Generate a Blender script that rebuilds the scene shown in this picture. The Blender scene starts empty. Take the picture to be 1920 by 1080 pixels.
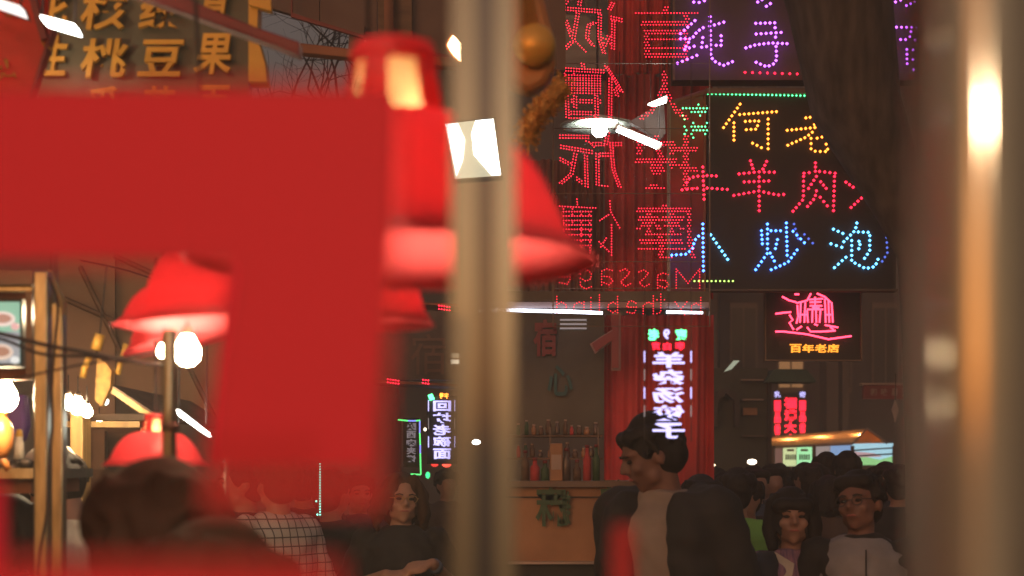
import bpy, bmesh, math, random
import numpy as np
from mathutils import Vector, Matrix, Euler
R = math.radians
random.seed(7)
sc = bpy.context.scene
C = sc.collection

# ---------------------------------------------------------------- camera, sky, exposure
F = 2667.0            # focal length in photo pixels (50 mm lens)
EYE = 1.6; HOR = 880.0
cd = bpy.data.cameras.new('camera'); cam = bpy.data.objects.new('camera', cd); C.objects.link(cam)
cam.location = (0, 0, EYE); cam.rotation_euler = (R(90), 0, 0)
cd.lens = 50; cd.sensor_width = 36; cd.shift_y = (HOR-540)/1920.0
cd.clip_start = 0.05; cd.clip_end = 500
cd.dof.use_dof = True; cd.dof.focus_distance = 7.2; cd.dof.aperture_fstop = 3.5
sc.camera = cam
wd = bpy.data.worlds.new('World'); sc.world = wd; wd.use_nodes = True
nt = wd.node_tree; nt.nodes.clear()
sky = nt.nodes.new('ShaderNodeTexSky'); sky.sky_type = 'NISHITA'; sky.sun_disc = False
sky.sun_elevation = R(3.0); sky.sun_rotation = R(200); sky.air_density = 1.2; sky.dust_density = 5; sky.ozone_density = 1.0
bg = nt.nodes.new('ShaderNodeBackground'); bg.inputs[1].default_value = 0.2
ow = nt.nodes.new('ShaderNodeOutputWorld'); tint = nt.nodes.new('ShaderNodeMix'); tint.data_type = 'RGBA'; tint.blend_type = 'MULTIPLY'; tint.inputs[0].default_value = 1; tint.inputs[7].default_value = (1, .78, .82, 1)
nt.links.new(sky.outputs[0], tint.inputs[6]); nt.links.new(tint.outputs[2], bg.inputs[0]); nt.links.new(bg.outputs[0], ow.inputs[0])
sl = bpy.data.lights.new('sun', 'SUN'); sl.energy = 0.03; sl.angle = R(15); sl.color = (1, .9, .8)
so = bpy.data.objects.new('sun', sl); C.objects.link(so); so.rotation_euler = (R(80), 0, R(-20))
sc.view_settings.view_transform = 'Standard'; sc.view_settings.look = 'None'
sc.view_settings.gamma = 1; sc.view_settings.use_curve_mapping = False; sc.view_settings.exposure = 0.45
sc.cycles.use_denoising = True
sc.cycles.max_bounces = 8; sc.cycles.sample_clamp_indirect = 4
sc.cycles.caustics_reflective = False; sc.cycles.caustics_refractive = False

# ---------------------------------------------------------------- helpers
def W(px, py, Y): return Vector(((px-960)/F*Y, Y, EYE+(HOR-py)/F*Y))
def wloc(o):
    v = Vector((0, 0, 0))
    while o is not None: v += o.location; o = o.parent
    return v
def tag(o, label=None, cat=None, group=None, kind=None):
    for k, v in (('label', label), ('category', cat), ('group', group), ('kind', kind)):
        if v: o[k] = v
    return o
def thing(name, label, cat, loc=(0, 0, 0), group=None, rz=0):
    o = bpy.data.objects.new(name, None); C.objects.link(o); o.location = loc; o.rotation_euler = (0, 0, rz)
    o.empty_display_size = .1
    return tag(o, label, cat, group)
class MB:
    def __init__(s): s.v = []; s.f = []; s.smooth = False
    def add(s, vs, fs):
        n = len(s.v); s.v += [tuple(v) for v in vs]; s.f += [tuple(i+n for i in f) for f in fs]; return s
    def box(s, a, b):
        x0, y0, z0 = a; x1, y1, z1 = b
        return s.add([(x0,y0,z0),(x1,y0,z0),(x1,y1,z0),(x0,y1,z0),(x0,y0,z1),(x1,y0,z1),(x1,y1,z1),(x0,y1,z1)],
                     [(0,3,2,1),(4,5,6,7),(0,1,5,4),(1,2,6,5),(2,3,7,6),(3,0,4,7)])
    def bp(s, x0, y0, x1, y1, Y, d=.02):   # box whose front face fills a photo rectangle at distance Y
        a = W(x0, y1, Y); b = W(x1, y0, Y); return s.box((a.x, Y, a.z), (b.x, Y+d, b.z))
    def prism(s, pts, Y, d=.02):           # extruded outline
        n = len(pts); f = [W(x, y, Y) for x, y in pts]; g = [p+Vector((0, d, 0)) for p in f]
        area = sum(f[i].x*f[(i+1)%n].z-f[(i+1)%n].x*f[i].z for i in range(n))
        if area < 0: f.reverse(); g.reverse()
        return s.add(f+g, [tuple(range(n)), tuple(range(2*n-1, n-1, -1))]+[(i, n+i, n+(i+1)%n, (i+1)%n) for i in range(n)])
    def tube(s, pts, r, n=8, r2=None, cap=True):
        pts = [Vector(p) for p in pts]
        if len(pts) == 2 and isinstance(r, (int, float)) and r2 is None and (pts[1]-pts[0]).length > .05:
            e_ = (pts[1]-pts[0]).normalized()*.002; pts = [pts[0], pts[0]+e_, pts[1]-e_, pts[1]]
        m = len(pts); rings = []
        for i, p in enumerate(pts):
            t = (pts[min(i+1, m-1)]-pts[max(i-1, 0)])
            if t.length < 1e-9: t = Vector((0, 0, 1))
            t.normalize(); u = t.cross(Vector((0, 1, 0)))
            if u.length < .1: u = t.cross(Vector((1, 0, 0)))
            u.normalize(); w = t.cross(u)
            rr = r if not isinstance(r, (list, tuple)) else r[i]
            if r2 is not None: rr = r+(r2-r)*i/max(m-1, 1)
            rings.append([p+(u*math.cos(a)+w*math.sin(a))*rr for a in [2*math.pi*k/n for k in range(n)]])
        vs = [v for rg in rings for v in rg]
        fs = [(i*n+k, i*n+(k+1)%n, (i+1)*n+(k+1)%n, (i+1)*n+k) for i in range(m-1) for k in range(n)]
        if cap: fs += [tuple(reversed(range(n))), tuple((m-1)*n+k for k in range(n))]
        s.smooth = True
        return s.add(vs, fs)
    def lathe(s, prof, c, n=40, a0=0, a1=2*math.pi):  # prof [(r, dz)]
        c = Vector(c); full = abs(a1-a0-2*math.pi) < 1e-6; k = n if full else n+1
        vs = [c+Vector((r*math.cos(a0+(a1-a0)*j/n), r*math.sin(a0+(a1-a0)*j/n), z)) for r, z in prof for j in range(k)]
        fs = [(i*k+j, i*k+(j+1) % k, (i+1)*k+(j+1) % k, (i+1)*k+j) for i in range(len(prof)-1) for j in range(n)]
        s.smooth = True
        return s.add(vs, fs)
    def ell(s, c, r, u=12, v=8):
        c = Vector(c); r = (r, r, r) if isinstance(r, (int, float)) else r
        vs = [c+Vector((0, 0, r[2]))]
        for i in range(1, v):
            t = math.pi*i/v
            for j in range(u):
                a = 2*math.pi*j/u; vs.append(c+Vector((r[0]*math.sin(t)*math.cos(a), r[1]*math.sin(t)*math.sin(a), r[2]*math.cos(t))))
        vs.append(c-Vector((0, 0, r[2]))); fs = [(0, 1+j, 1+(j+1) % u) for j in range(u)]
        for i in range(v-2):
            for j in range(u): a = 1+i*u+j; b = 1+i*u+(j+1) % u; fs.append((a, a+u, b+u, b))
        e = len(vs)-1; fs += [(e, 1+(v-2)*u+(j+1) % u, 1+(v-2)*u+j) for j in range(u)]
        s.smooth = True
        return s.add(vs, fs)
    def dot(s, p, r):                      # one small faceted lamp
        x, y, z = p
        return s.add([(x-r,y,z),(x,y-r*.8,z),(x+r,y,z),(x,y+r*.8,z),(x,y,z+r),(x,y,z-r)],
                     [(0,1,4),(1,2,4),(2,3,4),(3,0,4),(1,0,5),(2,1,5),(3,2,5),(0,3,5)])
    def build(s, name, m, parent=None, local=False, bevel=0, smooth=None):
        me = bpy.data.meshes.new(name)
        off = Vector((0, 0, 0)) if (local or parent is None) else wloc(parent)
        me.from_pydata([tuple(Vector(v)-off) for v in s.v], [], s.f); me.update()
        for mm in (m if isinstance(m, (list, tuple)) else [m]): me.materials.append(mm)
        if (s.smooth if smooth is None else smooth): me.polygons.foreach_set('use_smooth', [True]*len(me.polygons))
        o = bpy.data.objects.new(name, me); C.objects.link(o)
        if parent is not None: o.parent = parent
        if bevel:
            b = o.modifiers.new('bevel', 'BEVEL'); b.width = bevel; b.segments = 2; b.limit_method = 'ANGLE'
        return o

def mat(name, col, rough=.6, metal=0, var=.25, scale=6, bump=0, bscale=40, coat=0, coat_ior=1.5, trans=0, spec=.5, stretch=None, col2=None):
    m = bpy.data.materials.new(name); m.use_nodes = True; t = m.node_tree; b = t.nodes['Principled BSDF']
    b.inputs['Roughness'].default_value = rough; b.inputs['Metallic'].default_value = metal
    b.inputs['Coat Weight'].default_value = coat; b.inputs['Coat IOR'].default_value = coat_ior; b.inputs['Coat Roughness'].default_value = 0.0
    b.inputs['Specular IOR Level'].default_value = spec
    tc = t.nodes.new('ShaderNodeTexCoord'); mp = t.nodes.new('ShaderNodeMapping')
    if stretch: mp.inputs['Scale'].default_value = stretch
    t.links.new(tc.outputs['Object'], mp.inputs[0])
    n = t.nodes.new('ShaderNodeTexNoise'); n.inputs['Scale'].default_value = scale; n.inputs['Detail'].default_value = 5
    t.links.new(mp.outputs[0], n.inputs['Vector'])
    rp = t.nodes.new('ShaderNodeValToRGB'); c = Vector(col)
    lo = c*(1-var) if col2 is None else Vector(col2)
    rp.color_ramp.elements[0].position = .3; rp.color_ramp.elements[1].position = .7
    rp.color_ramp.elements[0].color = (*lo, 1); rp.color_ramp.elements[1].color = (*(min(1, x*(1+var*.5)) for x in c), 1)
    t.links.new(n.outputs[0], rp.inputs[0]); t.links.new(rp.outputs[0], b.inputs['Base Color'])
    if bump:
        n2 = t.nodes.new('ShaderNodeTexNoise'); n2.inputs['Scale'].default_value = bscale; n2.inputs['Detail'].default_value = 6
        bp = t.nodes.new('ShaderNodeBump'); bp.inputs['Strength'].default_value = bump
        t.links.new(mp.outputs[0], n2.inputs['Vector']); t.links.new(n2.outputs[0], bp.inputs['Height']); t.links.new(bp.outputs[0], b.inputs['Normal'])
    if trans:
        out = t.nodes['Material Output']; tr = t.nodes.new('ShaderNodeBsdfTranslucent'); mx = t.nodes.new('ShaderNodeMixShader')
        mx.inputs[0].default_value = trans; t.links.new(rp.outputs[0], tr.inputs[0])
        t.links.new(b.outputs[0], mx.inputs[1]); t.links.new(tr.outputs[0], mx.inputs[2]); t.links.new(mx.outputs[0], out.inputs[0])
    return m
def glow(name, col, s):
    m = bpy.data.materials.new(name); m.use_nodes = True; t = m.node_tree; b = t.nodes['Principled BSDF']
    b.inputs['Base Color'].default_value = (*(x*.3 for x in col), 1)
    b.inputs['Emission Color'].default_value = (*col, 1); b.inputs['Emission Strength'].default_value = s
    return m
def film(name, col, alpha):
    m = bpy.data.materials.new(name); m.use_nodes = True; t = m.node_tree; b = t.nodes['Principled BSDF']
    b.inputs['Base Color'].default_value = (*col, 1); b.inputs['Roughness'].default_value = .7
    b.inputs['Alpha'].default_value = alpha; b.inputs['Specular IOR Level'].default_value = .2
    return m

M = {}
M['vinyl'] = mat('red_vinyl', (.66, .016, .050), .75, var=.06, scale=2, spec=.15)
M['film'] = film('red_film', (.55, .03, .03), .42)
M['steel'] = mat('polished_steel', (.115, .095, .058), .34, .45, var=.35, scale=3, coat=1, coat_ior=1.75, stretch=(60, 60, .6))
M['steel_dark'] = mat('dark_steel_groove', (.012, .009, .006), .45, .3, var=.2, scale=3, coat=1, coat_ior=1.75, stretch=(30, 30, .5))
M['tarp'] = mat('brown_tarpaulin', (.34, .22, .14), .8, var=.35, scale=1.6, bump=.4, bscale=3)
M['tube_steel'] = mat('brushed_tube_steel', (.42, .36, .27), .09, .55, var=.3, scale=3, stretch=(4, 4, 1))
M['pole_steel'] = mat('galvanised_steel', (.27, .26, .19), .28, .8, var=.35, scale=9, stretch=(8, 8, 1.5))
M['shade'] = mat('red_plastic_shade', (.95, .15, .18), .35, var=.08, scale=3, trans=.6)
M['cream'] = mat('cream_sleeve', (.75, .52, .28), .6, var=.1, trans=.5)
M['bulb'] = glow('warm_bulb', (1, .76, .46), 150)
M['bulb_soft'] = glow('warm_bulb_soft', (1, .70, .34), 50)
M['white_lamp'] = glow('white_lamp', (.95, 1, .93), 16)
M['led_white'] = glow('led_white', (.8, .85, 1), 4)
M['green_board'] = mat('olive_sign_board', (.085, .078, .048), .45, var=.4, scale=2.2)
M['gold_letter'] = mat('gold_lettering', (.52, .27, .03), .4, .15, var=.18, scale=9)
M['gold'] = mat('gold_foil', (.9, .48, .09), .35, .25, var=.35, scale=5, bump=.6, bscale=14)
M['tinsel'] = mat('gold_tinsel', (.85, .42, .10), .5, .15, var=.5, scale=50, bump=.9, bscale=60)
M['red_panel'] = mat('red_lacquer_panel', (.70, .07, .05), .4, var=.3, scale=2, trans=.5)
M['dark_red'] = mat('dark_red_paint', (.22, .03, .03), .5, var=.3)
M['red_cloth'] = mat('red_cloth', (.65, .07, .07), .8, var=.6, scale=1.5, bump=.3, bscale=3)
M['awning'] = mat('brown_awning', (.17, .11, .09), .8, var=.3, scale=2)
M['brown'] = mat('brown_wood', (.16, .09, .05), .6, var=.4, scale=5, stretch=(1, 1, 6))
M['beam'] = mat('orange_beam', (.30, .11, .05), .6, var=.3)
M['wood'] = mat('warm_pine', (.55, .33, .12), .55, var=.35, scale=6, stretch=(5, 5, .6), bump=.15)
M['bark'] = mat('tree_bark', (.075, .058, .048), .85, var=.6, scale=7, bump=1.0, bscale=9, stretch=(2.5, 2.5, .6))
M['twig'] = mat('bare_twig', (.035, .028, .026), .9, var=.3)
M['board'] = mat('led_board_black', (.03, .024, .02), .7, var=.25, scale=2)
M['frame'] = mat('sign_frame_metal', (.18, .13, .10), .45, .5, var=.2)
M['facade'] = mat('dusky_facade', (.085, .064, .05), .85, var=.35, scale=1.2)
M['facade2'] = mat('plaster_facade', (.12, .092, .074), .85, var=.35, scale=.9)
M['facade3'] = mat('olive_facade', (.12, .12, .085), .8, var=.35, scale=1)
M['asphalt'] = mat('asphalt', (.05, .047, .045), .8, var=.3, scale=12, bump=.3, bscale=80)
M['olive'] = mat('olive_shop_panel', (.115, .10, .07), .5, var=.5, scale=2.5)
M['counter'] = mat('tan_counter_panel', (.44, .21, .095), .5, var=.4, scale=3.5, bump=.15, bscale=30)
M['black'] = mat('black_paint', (.02, .018, .017), .5, var=.2)
M['pinkhose'] = mat('pink_hose', (.45,.16,.15), .5)
M['cable'] = mat('black_cable', (.03, .02, .018), .5, var=.2)
M['green_paint'] = mat('green_lettering', (.06, .12, .055), .6, var=.3)
M['teal_paint'] = mat('teal_lettering', (.04, .13, .12), .6, var=.2)
M['cream_paint'] = mat('cream_outline', (.5, .36, .28), .6, var=.2)
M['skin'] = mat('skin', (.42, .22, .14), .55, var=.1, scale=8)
M['skin_deep_shade'] = mat('skin_deep_shade', (.19, .085, .055), .6, var=.15, scale=8)  # deepest skin copy, face shadow put into the colour
M['skin_in_shade'] = mat('skin_shaded', (.33, .17, .11), .55, var=.1, scale=8)  # milder skin copy, shade put into the colour
M['hair'] = mat('black_hair', (.020, .013, .011), .68, spec=.25, var=.4, scale=30, bump=.5, bscale=90, stretch=(1, 1, .15))
M['hair_brown'] = mat('brown_hair', (.075, .036, .016), .7, spec=.2, var=.5, scale=30, bump=.5, bscale=90, stretch=(1, 1, .15))
M['hair_soft'] = mat('soft_dark_hair', (.055, .03, .022), .95, var=.3, spec=.05)
M['eye'] = mat('eye_dark', (.02, .015, .012), .2, var=.1)
M['lip'] = mat('lip', (.38, .10, .08), .5, var=.1)
def cloth(n, c, **k): return mat(n, c, .85, var=k.pop('var', .25), scale=k.pop('scale', 8), bump=.35, bscale=14, **k)
M['black_cloth'] = cloth('black_cotton', (.022, .017, .016))
M['navy_cloth'] = cloth('dark_navy_cloth', (.03, .03, .04))
M['grey_cloth'] = cloth('grey_quilted_cloth', (.27, .25, .25))
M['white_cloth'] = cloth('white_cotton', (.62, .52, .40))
M['shaded_white_cloth'] = cloth('shaded_white_cotton', (.27, .20, .16))  # white cotton with the figure's dimness put into the colour
M['pink_cloth'] = cloth('pink_striped_cloth', (.34, .17, .20), col2=(.12, .07, .14), scale=22, stretch=(3, 1, .1))
M['lime_cloth'] = cloth('lime_cloth', (.22, .50, .10))
M['brown_cloth'] = cloth('brown_cloth', (.09, .055, .04))
M['blue_cloth'] = cloth('blue_cloth', (.05, .065, .10))
M['purple_cloth'] = cloth('purple_cloth', (.13, .05, .22))
def plaid():
    m = mat('plaid_cloth', (.5, .42, .34), .85, var=.1); t = m.node_tree; b = t.nodes['Principled BSDF']
    tc = t.nodes.new('ShaderNodeTexCoord'); sep = t.nodes.new('ShaderNodeSeparateXYZ'); t.links.new(tc.outputs['Object'], sep.inputs[0])
    outs = []
    for ax in (0, 2):
        a = t.nodes.new('ShaderNodeMath'); a.operation = 'MULTIPLY'; a.inputs[1].default_value = 26
        f = t.nodes.new('ShaderNodeMath'); f.operation = 'FRACT'; g = t.nodes.new('ShaderNodeMath'); g.operation = 'LESS_THAN'; g.inputs[1].default_value = .14
        t.links.new(sep.outputs[ax], a.inputs[0]); t.links.new(a.outputs[0], f.inputs[0]); t.links.new(f.outputs[0], g.inputs[0]); outs.append(g)
    mx = t.nodes.new('ShaderNodeMath'); mx.operation = 'MAXIMUM'; t.links.new(outs[0].outputs[0], mx.inputs[0]); t.links.new(outs[1].outputs[0], mx.inputs[1])
    mc = t.nodes.new('ShaderNodeMix'); mc.data_type = 'RGBA'; mc.inputs[6].default_value = (.5, .42, .36, 1); mc.inputs[7].default_value = (.07, .05, .05, 1)
    t.links.new(mx.outputs[0], mc.inputs[0]); t.links.new(mc.outputs[2], b.inputs['Base Color'])
    return m
M['plaid'] = plaid()
LED = {'red': glow('led_red', (1, .012, .04), 4.5), 'redsoft': glow('led_red_soft', (1, .012, .035), 2.6), 'purple': glow('led_purple', (.50, .10, 1), 5),
       'green': glow('led_green', (.08, 1, .30), 4), 'orange': glow('led_orange', (1, .27, .03), 4.5), 'blue': glow('led_blue', (.05, .20, 1), 7),
       'cyan': glow('led_cyan', (.10, .50, 1), 5), 'white': glow('led_lilac', (.52, .48, .95), 1.45), 'lime': glow('led_lime', (.5, 1, .15), 2.5),
       'neon': glow('neon_red', (1, .04, .09), 4.5), 'amber': glow('amber_letters', (1, .32, .03), 1.5), 'pale': glow('pale_letters', (.5, .42, .42), .35),
       'teal': glow('led_teal', (.2, 1, .75), 3.2)}

_tmp = bpy.data.scenes.new('scratch')
def realise(o):
    """modifiers of one object applied in a scratch scene (fast), returns the mesh"""
    _tmp.collection.objects.link(o); _tmp.view_layers[0].update(); dg = _tmp.view_layers[0].depsgraph
    me = bpy.data.meshes.new_from_object(o.evaluated_get(dg)); _tmp.collection.objects.unlink(o); return me
# ---- writing
_tc = {}
def glyph(body, bold=0.0):
    """flat glyph mesh in its own bounding box scaled to 0..1: (verts, tris)"""
    key = (body, bold)
    if key in _tc: return _tc[key]
    c = bpy.data.curves.new('t', 'FONT'); c.body = body; c.offset = bold; c.resolution_u = 3
    o = bpy.data.objects.new('t', c); me = realise(o)
    bm = bmesh.new(); bm.from_mesh(me); bmesh.ops.triangulate(bm, faces=bm.faces[:])
    vs = np.array([v.co[:2] for v in bm.verts]); fs = [tuple(v.index for v in f.verts) for f in bm.faces]
    bm.free(); bpy.data.objects.remove(o); bpy.data.curves.remove(c); bpy.data.meshes.remove(me)
    lo = vs.min(0); hi = vs.max(0); vs = (vs-lo)/(hi-lo)
    _tc[key] = (vs, fs); return _tc[key]
def letter(body, rect, Y, m, parent, name='character', bold=.02, mirror=False, lean=0, thick=.006, curve=None):
    vs, fs = glyph(body, bold); x0, y0, x1, y1 = rect; n = len(vs); top = []
    for u, v in vs:
        if mirror: u = 1-u
        top.append(W(x0+u*(x1-x0)+lean*(v-.5), y1-v*(y1-y0), Y))
    if mirror: fs = [tuple(reversed(f)) for f in fs]
    mb = MB(); back = [p+Vector((0, thick, 0)) for p in top]
    ed = {}
    for f in fs:
        for i in range(3):
            a, b = f[i], f[(i+1) % 3]; ed[(a, b)] = ed.get((a, b), 0)+1
    side = [(a, a+n, b+n, b) for (a, b) in ed if (b, a) not in ed]
    mb.add(top+back, list(fs)+[tuple(i+n for i in reversed(f)) for f in fs]+side)
    return mb.build(name, m, parent)
def inside(vs, fs, pts):
    P = np.array(pts); hit = np.zeros(len(P), bool)
    for f in fs:
        a, b, c = vs[f[0]], vs[f[1]], vs[f[2]]
        d = (b[0]-a[0])*(c[1]-a[1])-(b[1]-a[1])*(c[0]-a[0])
        if abs(d) < 1e-12: continue
        u = ((P[:, 0]-a[0])*(c[1]-a[1])-(P[:, 1]-a[1])*(c[0]-a[0]))/d
        v = ((b[0]-a[0])*(P[:, 1]-a[1])-(b[1]-a[1])*(P[:, 0]-a[0]))/d
        hit |= (u >= 0) & (v >= 0) & (u+v <= 1)
    return hit
def led_glyph(body, rect, Y, m, parent, step=5.2, r=1.35, bold=.03, mirror=True, name='led_character'):
    vs, fs = glyph(body, bold); x0, y0, x1, y1 = rect; g = []
    nx = max(2, int((x1-x0)/step)); ny = max(2, int((y1-y0)/step))
    for j in range(ny+1):
        for i in range(nx+1): g.append(((i+.5*(j % 2))/nx, j/ny))
    h = inside(vs, fs, g); mb = MB()
    for (u, v), k in zip(g, h):
        if k: mb.dot(W(x0+((1-u) if mirror else u)*(x1-x0), y1-v*(y1-y0), Y), r/F*Y)
    return tag(mb.build(name, m, parent), kind='stuff') if mb.v else None
def along(pl, step):
    out = []; carry = 0
    for (x0, y0), (x1, y1) in zip(pl, pl[1:]):
        L = math.hypot(x1-x0, y1-y0)
        if L == 0: continue
        d = carry
        while d <= L+1e-6: out.append((x0+(x1-x0)*d/L, y0+(y1-y0)*d/L)); d += step
        carry = d-L
    return out
def led_lines(lines, off, k, Y, m, parent, step=9, r=2.2, band=1, name='led_character'):
    mb = MB(); seen = []
    for pl in lines:
        pts = [(off[0]+x/k, off[1]+y/k) for x, y in pl]
        if len(pts) == 1: pts = pts*2
        L = sum(math.hypot(b[0]-a[0], b[1]-a[1]) for a, b in zip(pts, pts[1:]))
        st = L/max(1, round(L/step)) if L else step
        cand = along(pts, st) if L else [pts[0]]
        if band > 1:
            dx = pts[-1][0]-pts[0][0]; dy = pts[-1][1]-pts[0][1]; horiz = abs(dx) > abs(dy)
            cand = [(x+(0 if horiz else (q-(band-1)/2)*step), y+((q-(band-1)/2)*step if horiz else (q-(band-1)/2)*step*.3)) for x, y in cand for q in range(band)]
        for x, y in cand:
            if all((x-a)**2+(y-b)**2 > (step*.62)**2 for a, b in seen): seen.append((x, y)); mb.dot(W(x, y, Y), r/F*Y)
    return tag(mb.build(name, m, parent), kind='stuff')
def strokes(lines, off, k, Y, r, m, parent, name='neon_character', n=6):
    mb = MB()
    for pl in lines: mb.tube([W(off[0]+x/k, off[1]+y/k, Y) for x, y in pl], r/F*Y, n)
    return mb.build(name, m, parent)

# ---------------------------------------------------------------- the street: ground, far buildings
def struct(name, mb, m, **k): return tag(mb.build(name, m, **k), kind='structure')
struct('street_ground', MB().add([(-60, -8, 0), (60, -8, 0), (60, 120, 0), (-60, 120, 0)], [(0, 1, 2, 3)]), M['asphalt'])
def building(label, x0, x1, ytop, Y, m, depth, cols, rows, yb0, yb1, lit=()):
    a = W(x0, HOR, Y); b = W(x1, ytop, Y)
    t = thing('shop_building', label, 'building', ((a.x+b.x)/2, Y, 0))
    MB().box((a.x, Y, 0), (b.x, Y+depth, b.z)).build('wall', m, t)
    MB().box((a.x-.1, Y-.25, b.z+.003), (b.x+.1, Y+depth, b.z+.25)).build('parapet', M['frame'], t)
    for j in range(rows):
        for i in range(cols):
            cx = x0+(x1-x0)*(i+.5)/cols; w = (x1-x0)/cols*.29; cy = yb0+(yb1-yb0)*(j+.5)/rows; h = abs(yb1-yb0)/rows*.33
            f = MB(); f.bp(cx-w, cy-h, cx+w, cy+h, Y-.06, .058); fo = f.build('window', M['frame'], t)
            on = (i, j) in lit
            MB().bp(cx-w*.86, cy-h*.88, cx+w*.86, cy+h*.88, Y-.085, .02).build('pane', LIT if on else M['glassdark'], fo)
            MB().bp(cx-w*.05, cy-h*.88, cx+w*.05, cy+h*.88, Y-.11, .022).build('mullion', M['frame'], fo)
    return t
LIT = glow('lit_window', (1, .5, .2), .22)
M['glassdark'] = mat('dark_pane', (.03, .028, .026), .15, var=.2)
building('tall brown plaster shop building behind the red massage sign', 722, 1345, -520, 30, M['facade2'], 8, 7, 2, -380, 150, lit=())
building('dark shop building behind the blue and orange sign board', 1350, 2150, -620, 33, M['facade'], 8, 9, 5, -500, 780, lit=((1, 3), (2, 3), (1, 4)))
building('olive shop building at the left behind the food stall', -500, 722, 222, 27, M['facade3'], 8, 9, 1, 235, 300, lit=())

# ---------------------------------------------------------------- trees
def limb(mb, p, d, L, r, depth, rnd, spread=.55):
    pts = [p]; n = 4; q = Vector(p); dd = Vector(d)
    for i in range(n):
        dd = (dd+Vector((rnd.uniform(-.22, .22), rnd.uniform(-.1, .1), rnd.uniform(-.2, .2)))).normalized(); q = q+dd*L/n; pts.append(q.copy())
    mb.tube(pts, r, 5 if depth > 1 else 3, r2=r*.55, cap=False)
    if depth <= 0: return
    for k in range(3 if depth > 1 else 4):
        s = pts[rnd.randint(1, n)]; a = rnd.uniform(.4, 1.0)*rnd.choice((-1, 1))
        nd = (Matrix.Rotation(a, 3, 'Y') @ dd); nd.y += rnd.uniform(-.35, .35); nd.normalize()
        limb(mb, s, nd, L*rnd.uniform(.55, .8), r*.55, depth-1, rnd)
t = thing('bare_tree', 'bare winter tree with fine twigs against the dusky sky patch', 'tree', W(690, 1080, 10).to_2d().to_3d())
MB().tube([W(702, 1300, 10)-Vector((0,0,.2)), W(708, 1080, 10), W(715, 800, 10), W(700, 500, 10), W(640, 250, 10)], [.17, .155, .14, .12, .09], 14).build('trunk', M['bark'], t)
rnd = random.Random(5); cr = MB()
for (a, b, r, seed) in (((640, 250), (.1, 0, 1), .05, 1), ((660, 300), (-.55, 0, .8), .05, 2), ((650, 270), (-.9, 0, .55), .045, 3), ((640, 250), (-.3, 0, 1), .045, 4),
                        ((560, 10), (.45, 0, -.9), .035, 5), ((600, 230), (.2, 0, .8), .03, 8), ((545, 190), (.25, 0, .8), .03, 9)):
    limb(cr, W(*a, 10), Vector(b).normalized(), .62, r*.26, 3, random.Random(seed))
cr.build('crown', M['twig'], t)
t = thing('leaning_tree', 'thick dark tree trunk leaning across the signs at the right', 'tree', W(1725, 1080, 7.2).to_2d().to_3d())
tr = [((1480-60, 1665), -160), ((1480, 1668), 0), ((1520, 1690), 200), ((1588, 1715), 300), ((1645, 1735), 400), ((1684, 1746), 480), ((1690, 1752), 600), ((1698, 1756), 800), ((1700, 1760), 1080), ((1695, 1768), 1460)]
pts = [W((a[0]+a[1])/2, y, 7.2) for a, y in tr]; rad = [(a[1]-a[0])/2/F*7.2*(.98+.05*(i % 2)) for i, (a, y) in enumerate(tr)]
pts[-1].z = -.05
MB().tube(pts, rad, 26).build('trunk', M['bark'], t)
cr = MB()
for a, d in (((1500, -40), (-.7, 0, .7)), ((1600, -80), (.6, 0, .8)), ((1560, -120), (0, 0, 1))): limb(cr, W(*a, 7.2), Vector(d).normalized(), 1.4, .05, 2, rnd)
cr.build('crown', M['twig'], t)
t = thing('rough_tree', 'grey rough tree trunk behind the right column of the red massage sign', 'tree', W(1212, 1080, 12).to_2d().to_3d())
M['bark2'] = mat('pale_rough_bark', (.16, .14, .125), .9, var=.5, scale=8, bump=.8, bscale=10, stretch=(2, 2, .6))
MB().tube([W(1225, 1300, 12), W(1222, 700, 12), W(1215, 230, 12), W(1208, 60, 12), W(1196, -160, 12)], [.2, .17, .15, .14, .13], 14).build('trunk', M['bark2'], t)

# ---------------------------------------------------------------- overhead at left: awning, olive shop board, lamp
t = thing('market_awning', 'dark brown market awning with a strap, overhead beside the bare twigs', 'awning', W(700, 0, 6))
for x0, x1, b0, b1 in ((500, 600, 12, 42), (600, 708, 42, 75), (772, 860, 95, 118), (860, 1062, 118, 132)):
    MB().prism([(x0, -260), (x0, b0), (x1-1.5, b1), (x1-1.5, -260)], 6, .04).build('awning_panel', M['awning'], t)
MB().prism([(708, -260), (708, 86), (772, 100), (772, -260)], 5.95, .05).build('dark_awning_panel', M['brown'], t)
MB().bp(720, -260, 737, 84, 5.9, .04).build('pole', M['beam'], t)
MB().prism([(656, 40), (652, 104), (676, 110), (684, 46)], 5.96, .04).build('strap', M['awning'], t)
MB().prism([(545, -250), (545, 31), (690, 74), (870, 116), (870, 110), (690, 68), (548, 24), (548, -250)], 5.93, .02).build('hem', M['dark_red'], t)
o = MB().prism([(563, 80), (563, 98), (700, 112), (880, 128), (880, 110), (700, 96)], 5.6, .06).build('awning_beam', M['beam'], bevel=.004)
tag(o, 'orange brown wooden beam crossing below the awning in front of the sky', 'beam')
o = MB().prism([(150, -60), (180, -34), (262, -8), (520, 86), (560, 102), (562, 78), (480, 50), (285, -30), (200, -60)], 2.9, .05).build('slanting_beam', M['dark_red'], bevel=.004)
tag(o, 'slanting dark red beam across the front of the olive sign board', 'beam')

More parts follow.
